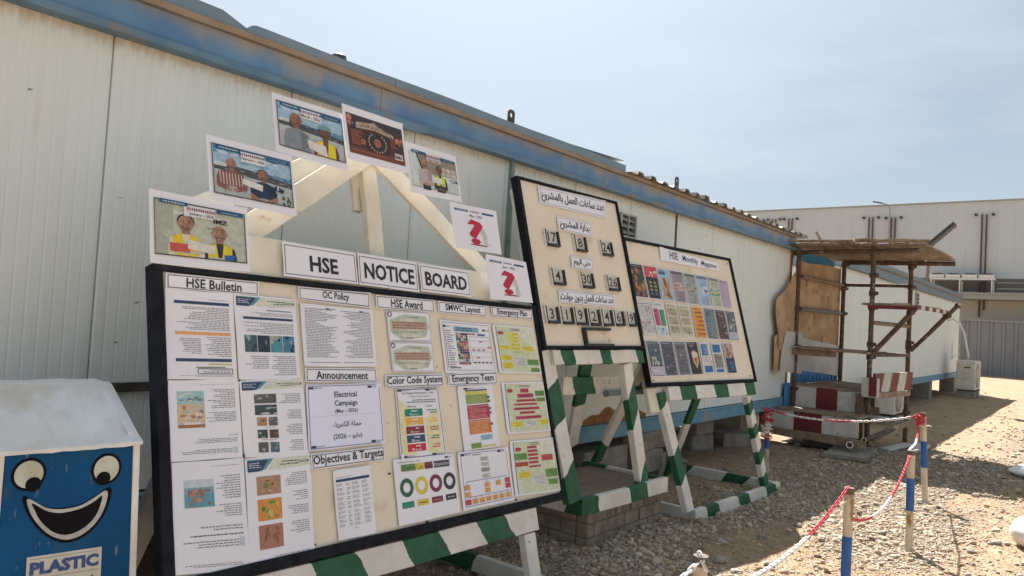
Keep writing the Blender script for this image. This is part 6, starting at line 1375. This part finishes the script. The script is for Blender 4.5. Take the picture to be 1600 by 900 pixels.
# ------------------------------------------------------------------ scaffold stair shelter
ss = thing('scaffold_shelter', (11.6, 3.0, 0), 'rusty pipe scaffold shelter with a plank roof and red and white steps', 'scaffold')
A, B, Cc, Dd = (10.92, 3.50), (12.5, 3.29), (10.92, 2.50), (12.5, 2.33)
def pipe(a, b, r=.025, m='scaf', name='pipe', seg=8):
    mb = MB(); a, b = Vector(a), Vector(b); mb.tube([a, a.lerp(b, .5)+Vector((random.uniform(-.004, .004),)*3), b], r, seg); return mb.build(name, m, ss, smooth=False)
def clamp(x, y, z, r=.045):
    mb = MB(); mb.tube([(x, y, z-.035), (x, y, z+.035)], r, 8); mb.tube([(x-.06, y-.03, z), (x+.05, y-.05, z+.01)], .02, 6); mb.box((x-.02, y-.075, z-.02), (x+.02, y-.03, z+.02)); mb.build('clamp', 'scaf', ss)
for (x, y), t in ((A, 2.80), (B, 2.78), (Cc, 2.86), (Dd, 2.78)):
    pipe((x, y, -.05), (x, y, t), .033, name='post')
for (x, y), zs in ((A, (1.35, 1.9, 2.37, 2.7, .75)), (B, (1.3, 1.9, 2.3, 2.68)), (Cc, (.42, .8, 1.28, 1.45, 1.95, 2.15, 2.4, 2.7)), (Dd, (.45, .85, 1.43, 1.5, 1.95, 2.35, 2.65))):
    for z in zs: clamp(x, y, z)
pipe((A[0]-.03, A[1], 2.37), (B[0], B[1], 2.35), .03, 'old_plank', 'crossbar'); pipe((A[0], A[1]-.03, 1.90), (B[0], B[1], 1.90), .03, 'scaf_blue', 'crossbar')
pipe((B[0], B[1], 2.36), (Dd[0], Dd[1], 2.36), .028, name='crossbar'); pipe((B[0], B[1], 2.72), (Dd[0], 1.75, 2.70), .035, name='crossbar')
pipe((B[0], B[1], 1.31), (Dd[0], Dd[1], 1.31), .028, name='crossbar'); pipe((A[0], A[1]+.15, 2.72), (Cc[0], 1.95, 2.74), .03, name='crossbar')
pipe((Cc[0], Cc[1], 1.31), (Dd[0], Dd[1], 1.31), .028, name='crossbar'); pipe((Cc[0], Cc[1], 1.75), (Dd[0], Dd[1], 1.75), .03, 'old_plank', 'crossbar')
pipe((Cc[0], Cc[1]-.03, 1.33), (Cc[0], 1.96, 1.97), .033, name='brace'); pipe((Dd[0], Dd[1]-.03, 1.38), (Dd[0], 1.70, 2.09), .033, name='brace'); clamp(12.5, 1.85, 1.92)
mb = MB(); mb.tube([(12.5, 1.715, 2.075), (12.5, 1.69, 2.10)], .055, 8); mb.build('brace_foot', 'scaf', ss)
def plank(p0, p1, wd, th, side, m='old_plank', name='plank', **k): return bar(name, p0, p1, wd, th, side, ss, m=m, warp=.004, **k)
# plank roof: boards run from the near to the far beam
for k in range(10):
    y = 3.72-k*.197; xa = 10.62+random.uniform(-.06, .06)+.03*k; xb = 12.72-.02*k
    dz = random.uniform(-.006, .006)
    plank((xa, y, 2.815+dz), (xb, y-.10, 2.765+dz), .185, .028, Y_)
plank((10.63, 3.66, 2.865), (10.76, 2.55, 2.85), .10, .03, X_); plank((10.60, 2.68, 2.85), (10.93, 1.84, 2.855), .12, .035, X_)
for k in range(6):
    mb = MB(); x, y = 10.8+random.uniform(0, 1.2), 3.5-k*.28; mb.frame((x, y, 2.845), Vector((.9, .3, 0)).normalized(), Vector((-.3, .9, 0)).normalized(), Vector((0, .08, 1)).normalized(), (0, 0, 0), (random.uniform(.2, .5), random.uniform(.1, .3), .012)); mb.build('loose_board', random.choice(['old_plank', 'sheet_white', 'ply']), ss)
# sheets filling the back between posts A and B
def wavy(name, m, corner, ea, eu, outline, th=.012):
    mb = MB(); c = Vector(corner); nn = ea.cross(eu).normalized(); n_ = len(outline)
    a = sum(outline[i][0]*outline[(i+1) % n_][1]-outline[(i+1) % n_][0]*outline[i][1] for i in range(n_))
    if a < 0: outline = outline[::-1]
    mb.v = [tuple(c+ea*x+eu*z+nn*th/2) for x, z in outline]+[tuple(c+ea*x+eu*z-nn*th/2) for x, z in outline]
    mb.f = [tuple(range(n_)), tuple(range(2*n_-1, n_-1, -1))]+[((i+1) % n_, i, n_+i, n_+(i+1) % n_) for i in range(n_)]; mb.m = [0]*len(mb.f); mb.c = [None]*len(mb.f)
    return mb.build(name, m, ss)
ab = (Vector((*B, 0))-Vector((*A, 0))).normalized()
wavy('plywood_sheet', 'ply', (A[0]+.04, A[1]+.05, 0), ab, Z_, [(0, 1.44), (.35, 1.41), (.8, 1.36), (1.2, 1.34), (1.56, 1.30), (1.56, 2.61), (1.0, 2.63), (.4, 2.60), (0, 2.62)])
al = Vector((-.06, 1, 0)).normalized()
wavy('plywood_sheet', 'ply', (0, 3.52, 0), X_, Z_, [(11.074, 2.685), (10.945, 2.559), (10.848, 2.429), (10.718, 2.354), (10.646, 2.266), (10.471, 2.154), (10.321, 2.091), (10.174, 2.029), (10.105, 1.972), (10.103, 1.797), (10.237, 1.537), (10.266, 1.316), (10.585, 1.28), (10.912, 1.308), (11.266, 1.251)])
wavy('white_sheet', 'sheet_white', (0, 3.50, 0), X_, Z_, [(10.494, 1.568), (11.225, 1.555), (11.307, 0.946), (10.305, 1.006), (10.349, 1.272)])
wavy('orange_sheet', 'ply', (0, 3.535, 0), X_, Z_, [(10.142, 1.491), (10.442, 1.558), (10.377, 1.049), (10.186, 0.947)])
wavy('white_sheet', 'sheet_white', (A[0]+.05, A[1]+.02, 0), ab, Z_, [(.0, 1.02), (1.55, .90), (1.56, 1.38), (.7, 1.44), (.0, 1.50)])
wavy('blue_sheet', 'sheet_blue', (A[0]+.3, A[1]+.12, 0), ab, Z_, [(0, 2.58), (1.3, 2.60), (1.3, 2.73), (0, 2.86)])
def corr(name, m, c, ea, z0, z1, n_, pitch, parent):
    mb = MB(); c = Vector(c); nn = Vector((ea.y, -ea.x, 0)); pr = []
    dp = .008 if name == 'ribbed_sheet' else .03
    for k in range(n_): pr += [(k*pitch, 0), (k*pitch+pitch*.4, 0), (k*pitch+pitch*.5, dp), (k*pitch+pitch*.9, dp)]
    pr.append((n_*pitch, 0)); kk = len(pr)
    for z in (z0, z1):
        for x, d in pr: mb.v.append(tuple(c+ea*x+nn*d+Z_*z))
    for z in (z0, z1):
        for x, d in pr: mb.v.append(tuple(c+ea*x+nn*(d-.004)+Z_*z))
    for i in range(kk-1): mb.f += [(i, i+1, kk+i+1, kk+i), (2*kk+i+1, 2*kk+i, 3*kk+i, 3*kk+i+1), (kk+i, kk+i+1, 3*kk+i+1, 3*kk+i)]
    mb.m = [0]*len(mb.f); mb.c = [None]*len(mb.f); return mb.build(name, m, parent)
corr('corrugated_sheet', 'sheet_blue', (A[0]+.03, A[1]+.06, 0), ab, .55, 1.0, 12, .13, ss)
corr('corrugated_sheet', 'sheet_blue', (A[0]-.25, A[1]+.05, 0), Vector((.6, .1, 0)).normalized(), .38, .82, 3, .1, ss)
# shelves
plank((Cc[0]-.10, A[1]+.08, 1.345), (Cc[0]-.10, Cc[1]-.02, 1.335), .22, .03, X_, name='shelf_board'); plank((Cc[0]+.14, A[1]+.05, 1.35), (Cc[0]+.14, Cc[1], 1.34), .2, .03, X_, name='shelf_board'); mb = MB(); mb.box((Cc[0]-.16, 2.9, 1.24), (Cc[0]-.12, A[1], 1.33)); mb.build('shelf_edge', 'old_plank', ss)
for k, m in enumerate(('red_paint', 'old_plank', 'white_paint')):
    plank((10.85, 2.52-k*.19, 2.0+.004*k), (12.66, 2.42-k*.19, 2.03), .18, .03, Y_, name='shelf_board')
mb = MB()
for k in range(9):
    a = k*.2
    mb.frame((10.86, 1.955+.0, 1.955), Vector((.995, -.06, 0)).normalized(), Vector((.06, .995, 0)).normalized(), Z_, (a, -.02, 0), (a+.198, .0, .055), k % 2)
mb.build('shelf_edge', ['red_paint', 'white_paint'], ss)
mb = MB(); mb.frame((10.83, 2.53, 1.94), -Y_, X_, Z_, (0, -.012, 0), (.55, .012, .045)); mb.build('shelf_edge', 'red_paint', ss)
# steps: painted risers with wooden treads
def risers(x, y0, y1, z0a, z1a, cuts, name='step_riser'):
    """three painted fields across the riser; y0 > y1"""
    rs = None
    for (t0, t1, m) in cuts:
        mb = MB(); mb.box((x, y0+(y1-y0)*t1+.001, z0a), (x+.02, y0+(y1-y0)*t0-.001, z1a)); mb.build(name, m, ss, bevel=.002)
risers(10.35, 3.62, 2.47, .225, .475, ((0, .28, 'white_paint'), (.28, .60, 'red_paint'), (.60, 1, 'white_paint')))
risers(10.90, 3.46, 2.60, .47, .80, ((0, .33, 'white_paint'), (.33, .66, 'red_paint'), (.66, 1, 'white_paint')))
for k in range(3): plank((10.42+k*.18, 3.66, .49), (10.42+k*.18, 2.45, .49), .17, .03, X_, name='step_tread')
for k in range(7): plank((11.0+k*.22, 3.48-.02*k, .815), (11.0+k*.22, 2.52-.02*k, .80), .21, .03, X_, name='platform_board')
plank((10.30, 3.75, .19), (10.22, 2.35, .175), .10, .06, Z_, name='step_bearer'); plank((11.6, 3.5, .5), (11.6, 2.5, .5), .1, .05, Z_, name='step_bearer')
# striped handrail board and its posts
hv = (Vector((*Dd, 0))-Vector((*Cc, 0))).normalized(); hn = Vector((hv.y, -hv.x, 0))
mb = MB(); hb = Vector((10.93, 2.44, .80)); n_ = 5; sl = .06
for k in range(n_):
    a, b = k*1.60/n_, (k+1)*1.60/n_
    q4 = [(a-(sl if k else 0), 0), (b-(sl if k < n_-1 else 0), 0), (b+(sl if k < n_-1 else 0), .26), (a+(sl if k else 0), .26)]
    mb.add([hb+hv*x+Z_*z+hn*.012 for x, z in q4]+[hb+hv*x+Z_*z-hn*.012 for x, z in q4], [(0, 1, 2, 3), (7, 6, 5, 4), (3, 2, 6, 7), (0, 4, 5, 1)], 0 if k % 2 == 0 else 1)
mb.build('handrail_board', ['red_paint', 'white_paint'], ss)
mb = MB(); mb.box((10.78, 2.36, .74), (10.90, 2.56, 1.0), 0); mb.box((10.76, 2.37, .76), (10.779, 2.46, 1.02), 1); mb.build('handrail_end', ['white_paint', 'red_paint'], ss, bevel=.003)
plank((10.80, 2.58, .78), (10.72, 2.56, .16), .09, .05, Y_, m='scaf', name='rail_post'); plank((10.95, 2.40, .77), (12.52, 2.30, .74), .08, .04, Z_, m='old_plank', name='handrail_bearer')
plank((10.30, 3.70, .80), (10.28, 3.70, .22), .08, .05, Y_, m='scaf', name='rail_post'); plank((10.95, 3.66, .84), (10.25, 3.72, .82), .05, .03, Z_, m='scaf', name='handrail_bearer')
plank((11.0, 2.44, .18), (12.5, 2.30, .30), .09, .05, Z_, name='step_bearer'); plank((10.9, 2.7, .40), (11.7, 2.45, .41), .16, .03, Y_, m='sheet_white', name='loose_board')
# things stored on the shelter roof
tp = thing('rolled_tarpaulin', (12.0, 3.1, 2.83), 'folded black tarpaulin lying on the shelter roof', 'tarpaulin')
mb = MB(); pts = []
for i in range(9):
    for j in range(5):
        mb.v.append((12.0+j*.12, 3.28-i*.042, 2.86+.16*math.sin(math.pi*min(1, i/7.))**.5*(.6+.12*i/2)+.02*math.sin(i*2.4)))
for i in range(8):
    for j in range(4): mb.f.append((i*5+j+1, i*5+j, (i+1)*5+j, (i+1)*5+j+1))
nb_ = len(mb.v); mb.v += [(v[0], v[1], 2.845) for v in mb.v[:45]]
for i in range(8):
    for j in range(4): mb.f.append((nb_+i*5+j, nb_+i*5+j+1, nb_+(i+1)*5+j+1, nb_+(i+1)*5+j))
for i in range(8): mb.f += [(i*5, (i+1)*5, nb_+(i+1)*5, nb_+i*5)][::-1]+[((i+1)*5+4, i*5+4, nb_+i*5+4, nb_+(i+1)*5+4)]
mb.f += [(40+j, 41+j, nb_+41+j, nb_+40+j) for j in range(4)]+[(1+j, j, nb_+j, nb_+1+j) for j in range(4)]
mb.m = [0]*len(mb.f); mb.c = [None]*len(mb.f); mb.build('fold', 'tarp_black', tp)
mb = MB(); mb.tube([(12.0, 3.60, 3.16), (12.02, 3.45, 2.86)], .022, 6); props(mb.build('stick', 'old_plank', None, origin=(12, 3.5, 2.85)), 'short grey stick poking up at the back left of the shelter roof', 'stick')
st_ = thing('roofing_sheet', (21.0, 3.75, 3.05), 'dark corrugated sheet propped steeply on a post above the second cabin roof', 'roofing sheet')
ea = Vector((0, -.72, .69)).normalized(); mb = MB(); c = Vector((21.0, 3.525, 3.934))
for k in range(6):
    a = k*.128; mb.frame(c, ea, X_, ea.cross(X_)*-1, (a, -.2, -.012), (a+.118, .2, .03))
mb.frame(c, ea, X_, ea.cross(X_)*-1, (0, -.22, -.04), (.78, .22, -.013)); mb.build('sheet', 'tarp_black', st_)
mb = MB(); mb.tube([(21.0, c.y+.03, 3.0), (21.0, c.y, 3.5), (21.02, c.y-.05, c.z+.1)], .04, 6); mb.build('post', 'old_plank', st_)
# hanging cables at the corner of the long cabin
for k, (y, lab) in enumerate(((3.66, 'left black cable hanging beside the shelter plywood'), (3.58, 'right black cable hanging beside the shelter plywood'))):
    mb = MB(); mb.tube([(10.93, y-.02, 2.86), (10.95, y+.03*k, 2.6), (10.9, y+.02, 2.3), (10.93, y+.03, 1.95+.2*k)], .012, 6); props(mb.build('cable', 'dark_metal', None, origin=(10.93, y, 2.0)), lab, 'cable')
# rubble and boards round its foot
sl_ = [(10.35, 2.55, 1.0, .5, .05, .1, 'block', 'flat grey concrete slab on the ground before the red and white steps'),
       (11.6, 2.25, .9, .14, .03, -.15, 'sheet_white', 'thin pale board on the ground under the striped handrail'),
       (11.9, 2.02, .8, .2, .02, .1, 'white_paint', 'pale splintered board lying nearest the corner post'),
       (11.4, 2.62, .8, .12, .04, .25, 'old_plank', 'brown plank lying between the shelter posts')]
for x, y, dx, dy, dz, rz, m, lab in sl_:
    mb = MB(); mb.box((-dx/2, -dy/2, 0), (dx/2, dy/2, dz)); o = mb.build('ground_board' if m != 'block' else 'concrete_slab', m, None, origin=(0, 0, 0), bevel=.004); o.location = (x, y, .015); o.rotation_euler = (random.uniform(-.03, .03), random.uniform(-.03, .03), rz); props(o, lab, 'slab' if m == 'block' else 'board')
for k, (a, b, r_, lab) in enumerate((((10.15, 2.52, .16), (11.4, 2.75, .20), .042, 'dark pipe with a white rim sticking out under the lowest step'), ((10.35, 2.40, .22), (11.9, 2.36, .24), .03, 'thinner pipe beside the post under the striped handrail'))):
    t_ = thing('loose_pipe', a, lab, 'pipe'); mb = MB(); mb.tube([a, b], r_, 12, cap=False); mb.tube([b, a], r_*.8, 12, cap=False); mb.build('tube', 'scaf', t_)
    d_ = (Vector(b)-Vector(a)).normalized(); mb = MB(); N_ = 14; nn_ = Vector((-d_.y, d_.x, 0)); bb_ = d_.cross(nn_)
    for rr_ in (r_*1.08, r_*.74):
        for q_ in range(N_): mb.v.append(tuple(Vector(a)-d_*.003+nn_*rr_*math.cos(6.2832*q_/N_)+bb_*rr_*math.sin(6.2832*q_/N_)))
    mb.f = [(q_, (q_+1) % N_, N_+(q_+1) % N_, N_+q_) for q_ in range(N_)]; mb.m = [0]*N_; mb.c = [None]*N_; mb.build('rim', 'chain_white', t_)
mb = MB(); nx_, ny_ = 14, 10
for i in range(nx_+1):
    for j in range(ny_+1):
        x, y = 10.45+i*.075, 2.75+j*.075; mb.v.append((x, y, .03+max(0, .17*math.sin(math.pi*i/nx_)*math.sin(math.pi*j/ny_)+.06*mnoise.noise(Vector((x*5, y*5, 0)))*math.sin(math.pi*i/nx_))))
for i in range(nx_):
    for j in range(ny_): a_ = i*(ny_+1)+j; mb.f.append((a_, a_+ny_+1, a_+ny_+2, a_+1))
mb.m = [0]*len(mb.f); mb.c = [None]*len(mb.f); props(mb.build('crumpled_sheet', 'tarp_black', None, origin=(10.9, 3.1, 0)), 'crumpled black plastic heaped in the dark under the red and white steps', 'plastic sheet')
LR = 'loose rubble stone under the scaffold steps'
for _ in range(16): rock(random.uniform(10.3, 12.3), random.uniform(2.5, 3.5), random.uniform(.05, .11), 'rubble_stone', LR, 'rubble stones under the steps')

# ------------------------------------------------------------------ posts and plastic chain
def post(x, y, h, r, bands, label, lean=(0, 0)):
    t = thing('barrier_post', (x, y, 0), label, 'post')
    def at(z): return (x+lean[0]*z, y+lean[1]*z, z)
    zs = [-.05]+bands+[h]
    for i in range(len(zs)-1):
        mb = MB(); mb.tube([at(zs[i]), at((zs[i]+zs[i+1])/2), at(zs[i+1])], r if i % 2 == 0 else r+.0015, 12, cap=(i == len(zs)-2 or i == 0)); mb.build('post_band', 'post_white' if i % 2 == 0 else 'post_blue', t, smooth=False)
    mb = MB(); mb.tube([at(h-.03), at(h+.002)], r+.002, 12); mb.build('post_cap', 'brown_strip', t)
    return Vector(at(h))
P1 = post(4.1, 1.012, .775, .0235, [.30, .53], 'pipe post with a long blue band at the bottom edge of the photo', (.0, 0))
P2 = post(6.148, 1.092, .735, .0265, [.30, .535], 'pipe post with a blue middle band, right of the sagging chain', (.0, .01))
P3 = post(8.11, 1.319, .85, .027, [.33, .58], 'slightly leaning pipe post behind the other two at the right', (.01, .05))
P4 = post(8.185, 2.88, .68, .026, [.26, .38], 'short pipe post wrapped in tangled red and white chain by the steps', (.0, .02))
P0 = post(2.35, 1.03, .80, .0235, [.25, .45], 'rusty pipe post top nearest the camera, with white chain', (0, 0))
P5 = Vector((1.3, 1.25, .80)); post(1.3, 1.25, .80, .0235, [.25, .45], 'post carrying the near end of the white chain, outside the photo at left')
def link_mesh(m):
    mb = MB(); n_ = 12; a, b, r = .0125, .0068, .0033; pts = []
    for k in range(n_):
        t = 2*math.pi*k/n_; pts.append(((a if math.cos(t) > 0 else -a)*(.0 if abs(math.cos(t)) < .1 else 1)+b*math.cos(t), b*math.sin(t)))
    for k in range(n_):
        p, q_ = Vector((*pts[k], 0)), Vector((*pts[(k-1) % n_], 0)); t = (Vector((*pts[(k+1) % n_], 0))-q_).normalized(); nn = Vector((-t.y, t.x, 0))
        for j in range(5): an = 2*math.pi*j/5; mb.v.append(tuple(p+nn*r*math.cos(an)+Z_*r*math.sin(an)))
    for k in range(n_):
        for j in range(5): mb.f.append((k*5+j, k*5+(j+1) % 5, ((k+1) % n_)*5+(j+1) % 5, ((k+1) % n_)*5+j))
    mb.m = [0]*len(mb.f); mb.c = [None]*len(mb.f)
    me = bpy.data.meshes.new('link'); me.from_pydata(mb.v, [], mb.f); me.materials.append(MATS[m]); me.polygons.foreach_set('use_smooth', [True]*len(me.polygons)); me.update(); return me
LM = {'r': link_mesh('chain_red'), 'w': link_mesh('chain_white')}
def chain(pts, label, pattern, scale=1.0):
    """links along a polyline; pattern(t) gives the colour, t from 0 to 1"""
    t = thing('barrier_chain', tuple(pts[0]), label, 'chain'); pts = [Vector(p) for p in pts]
    seg = [(pts[i+1]-pts[i]).length for i in range(len(pts)-1)]; tot = sum(seg); step = .0262*scale; n_ = int(tot/step)
    for i in range(n_):
        s = i*step; s2 = s; k = 0
        while k < len(seg)-1 and s2 > seg[k]: s2 -= seg[k]; k += 1
        p = pts[k].lerp(pts[k+1], min(1, s2/seg[k])); d = (pts[k+1]-pts[k]).normalized()
        o = bpy.data.objects.new('link', LM[pattern(i/n_)]); col.objects.link(o); o.parent = t
        o.location = p-Vector(t.location); o.rotation_mode = 'QUATERNION'
        qd = d.to_track_quat('X', 'Z'); o.rotation_quaternion = qd @ Matrix.Rotation((math.pi/2 if i % 2 else 0)+.4, 4, 'X').to_quaternion(); o.scale = (scale,)*3
    return t
def sag(a, b, d, n_=16): return [Vector(a).lerp(Vector(b), i/n_)-Z_*d*4*(i/n_)*(1-i/n_) for i in range(n_+1)]
top = lambda p, dz=.02, dy=0: p-Z_*dz+Vector((0, dy, 0))
chain(sag(top(P1, -.005)+Vector((-.03, .0, 0)), top(P0, .13), .10), 'plastic chain running from the blue banded front post to the nearest rusty post', lambda t: 'r' if t < .36 else 'w')
chain(sag(top(P0, .02)+Vector((-.03, 0, 0)), P5-Z_*.1, .10), 'white plastic chain hanging left of the nearest rusty post', lambda t: 'w')
chain([Vector(P0)+Vector((-.02, -.02, -.02)), Vector(P0)+Vector((-.010, .0, .006)), Vector(P0)+Vector((.010, -.01, .006)), Vector(P0)+Vector((.022, -.02, .0))], 'loop of chain draped over the nearest rusty post top', lambda t: 'w')
chain(sag(top(P1, .16)+Vector((.03, 0, 0)), top(P2, .02)+Vector((-.02, .0, 0)), .16), 'sagging red and white chain between the two front posts', lambda t: 'r' if (t < .30 or t > .62) else 'w')
chain([P3+Vector((-.05, .04, -.03)), P3+Vector((-.06, .03, -.2)), P2+Vector((.6, .08, -.02)), P2+Vector((.02, .02, .0))], 'chain dropping from the leaning back post to the front post', lambda t: 'r' if t < .45 else 'w')
chain(sag(top(P3, .03)+Vector((-.03, .03, 0)), top(P4, -.01), .09), 'chain strung low in front of the red and white steps', lambda t: 'w' if (.06 < t < .42 or .60 < t < .88) else 'r', 1.25)
tg = []
for k in range(60): a = k*.95; tg.append(P4+Vector((.048*math.cos(a)*random.uniform(.6, 1.3), .048*math.sin(a)*random.uniform(.6, 1.4), .02-.0058*k+random.uniform(-.012, .012))))
chain(tg, 'tangle of red and white chain wound round the short post by the steps', lambda t: 'r' if (t < .5 or t > .84) else 'w', 1.1)
tg = [P3+Vector((.038*math.cos(k*1.1)-.02, .042*math.sin(k*1.1)+.02, -.02-.004*k)) for k in range(26)]
chain(tg, 'red knot of chain wound round the leaning back post', lambda t: 'r', 1.0)
mb = MB(); mb.tube([P1+Vector((.0237*math.cos(a), .0237*math.sin(a), -.06+.02*math.sin(2*a))) for a in np.linspace(0, 6.28, 14)]+[P1+Vector((.03, -.02, -.10)), P1+Vector((.05, -.03, -.15))], .006, 6); props(mb.build('cloth_tie', 'post_white', None, origin=P1), 'frayed cloth tie round the top of the blue banded front post', 'tie')
mb = MB(); mb.tube([P3+Vector((.0275*math.cos(a), .0275*math.sin(a), -.13+.006*math.sin(3*a))) for a in np.linspace(0, 6.28, 14)]+[P3+Vector((.05, -.05, -.12)), P3+Vector((.08, -.06, -.13))], .005, 6); props(mb.build('rope_tie', 'chain_white', None, origin=P3), 'pale string tied round the leaning back post', 'tie')

# white sacks at the right edge
def sack(x, y, z, rx, ry, rz, label):
    mb = MB(); nu, nv = 22, 14
    for j in range(nv+1):
        ph = math.pi*j/nv
        for i in range(nu):
            a = 2*math.pi*i/nu; f = 1+.16*mnoise.noise(Vector((math.cos(a)*2.2, math.sin(a)*2.2, ph*1.6+x)))+.08*mnoise.noise(Vector((math.cos(a)*6, math.sin(a)*6, ph*5)))
            mb.v.append((x+rx*f*math.sin(ph)*math.cos(a), y+ry*f*math.sin(ph)*math.sin(a), max(z, z+rz*(1+math.cos(ph)*f))))
    for j in range(nv):
        for i in range(nu): mb.f.append((j*nu+i, (j+1)*nu+i, (j+1)*nu+(i+1) % nu, j*nu+(i+1) % nu))
    mb.m = [0]*len(mb.f); mb.c = [None]*len(mb.f); return props(mb.build('sack', 'bag', None, origin=(x, y, z), smooth=True), label, 'sack')
sack(7.05, .36, -.01, .20, .20, .13, 'white plastic sack at the right edge of the photo, nearer one')
sack(10.9, .62, -.01, .42, .26, .06, 'flat white plastic sack at the right edge, farther one')
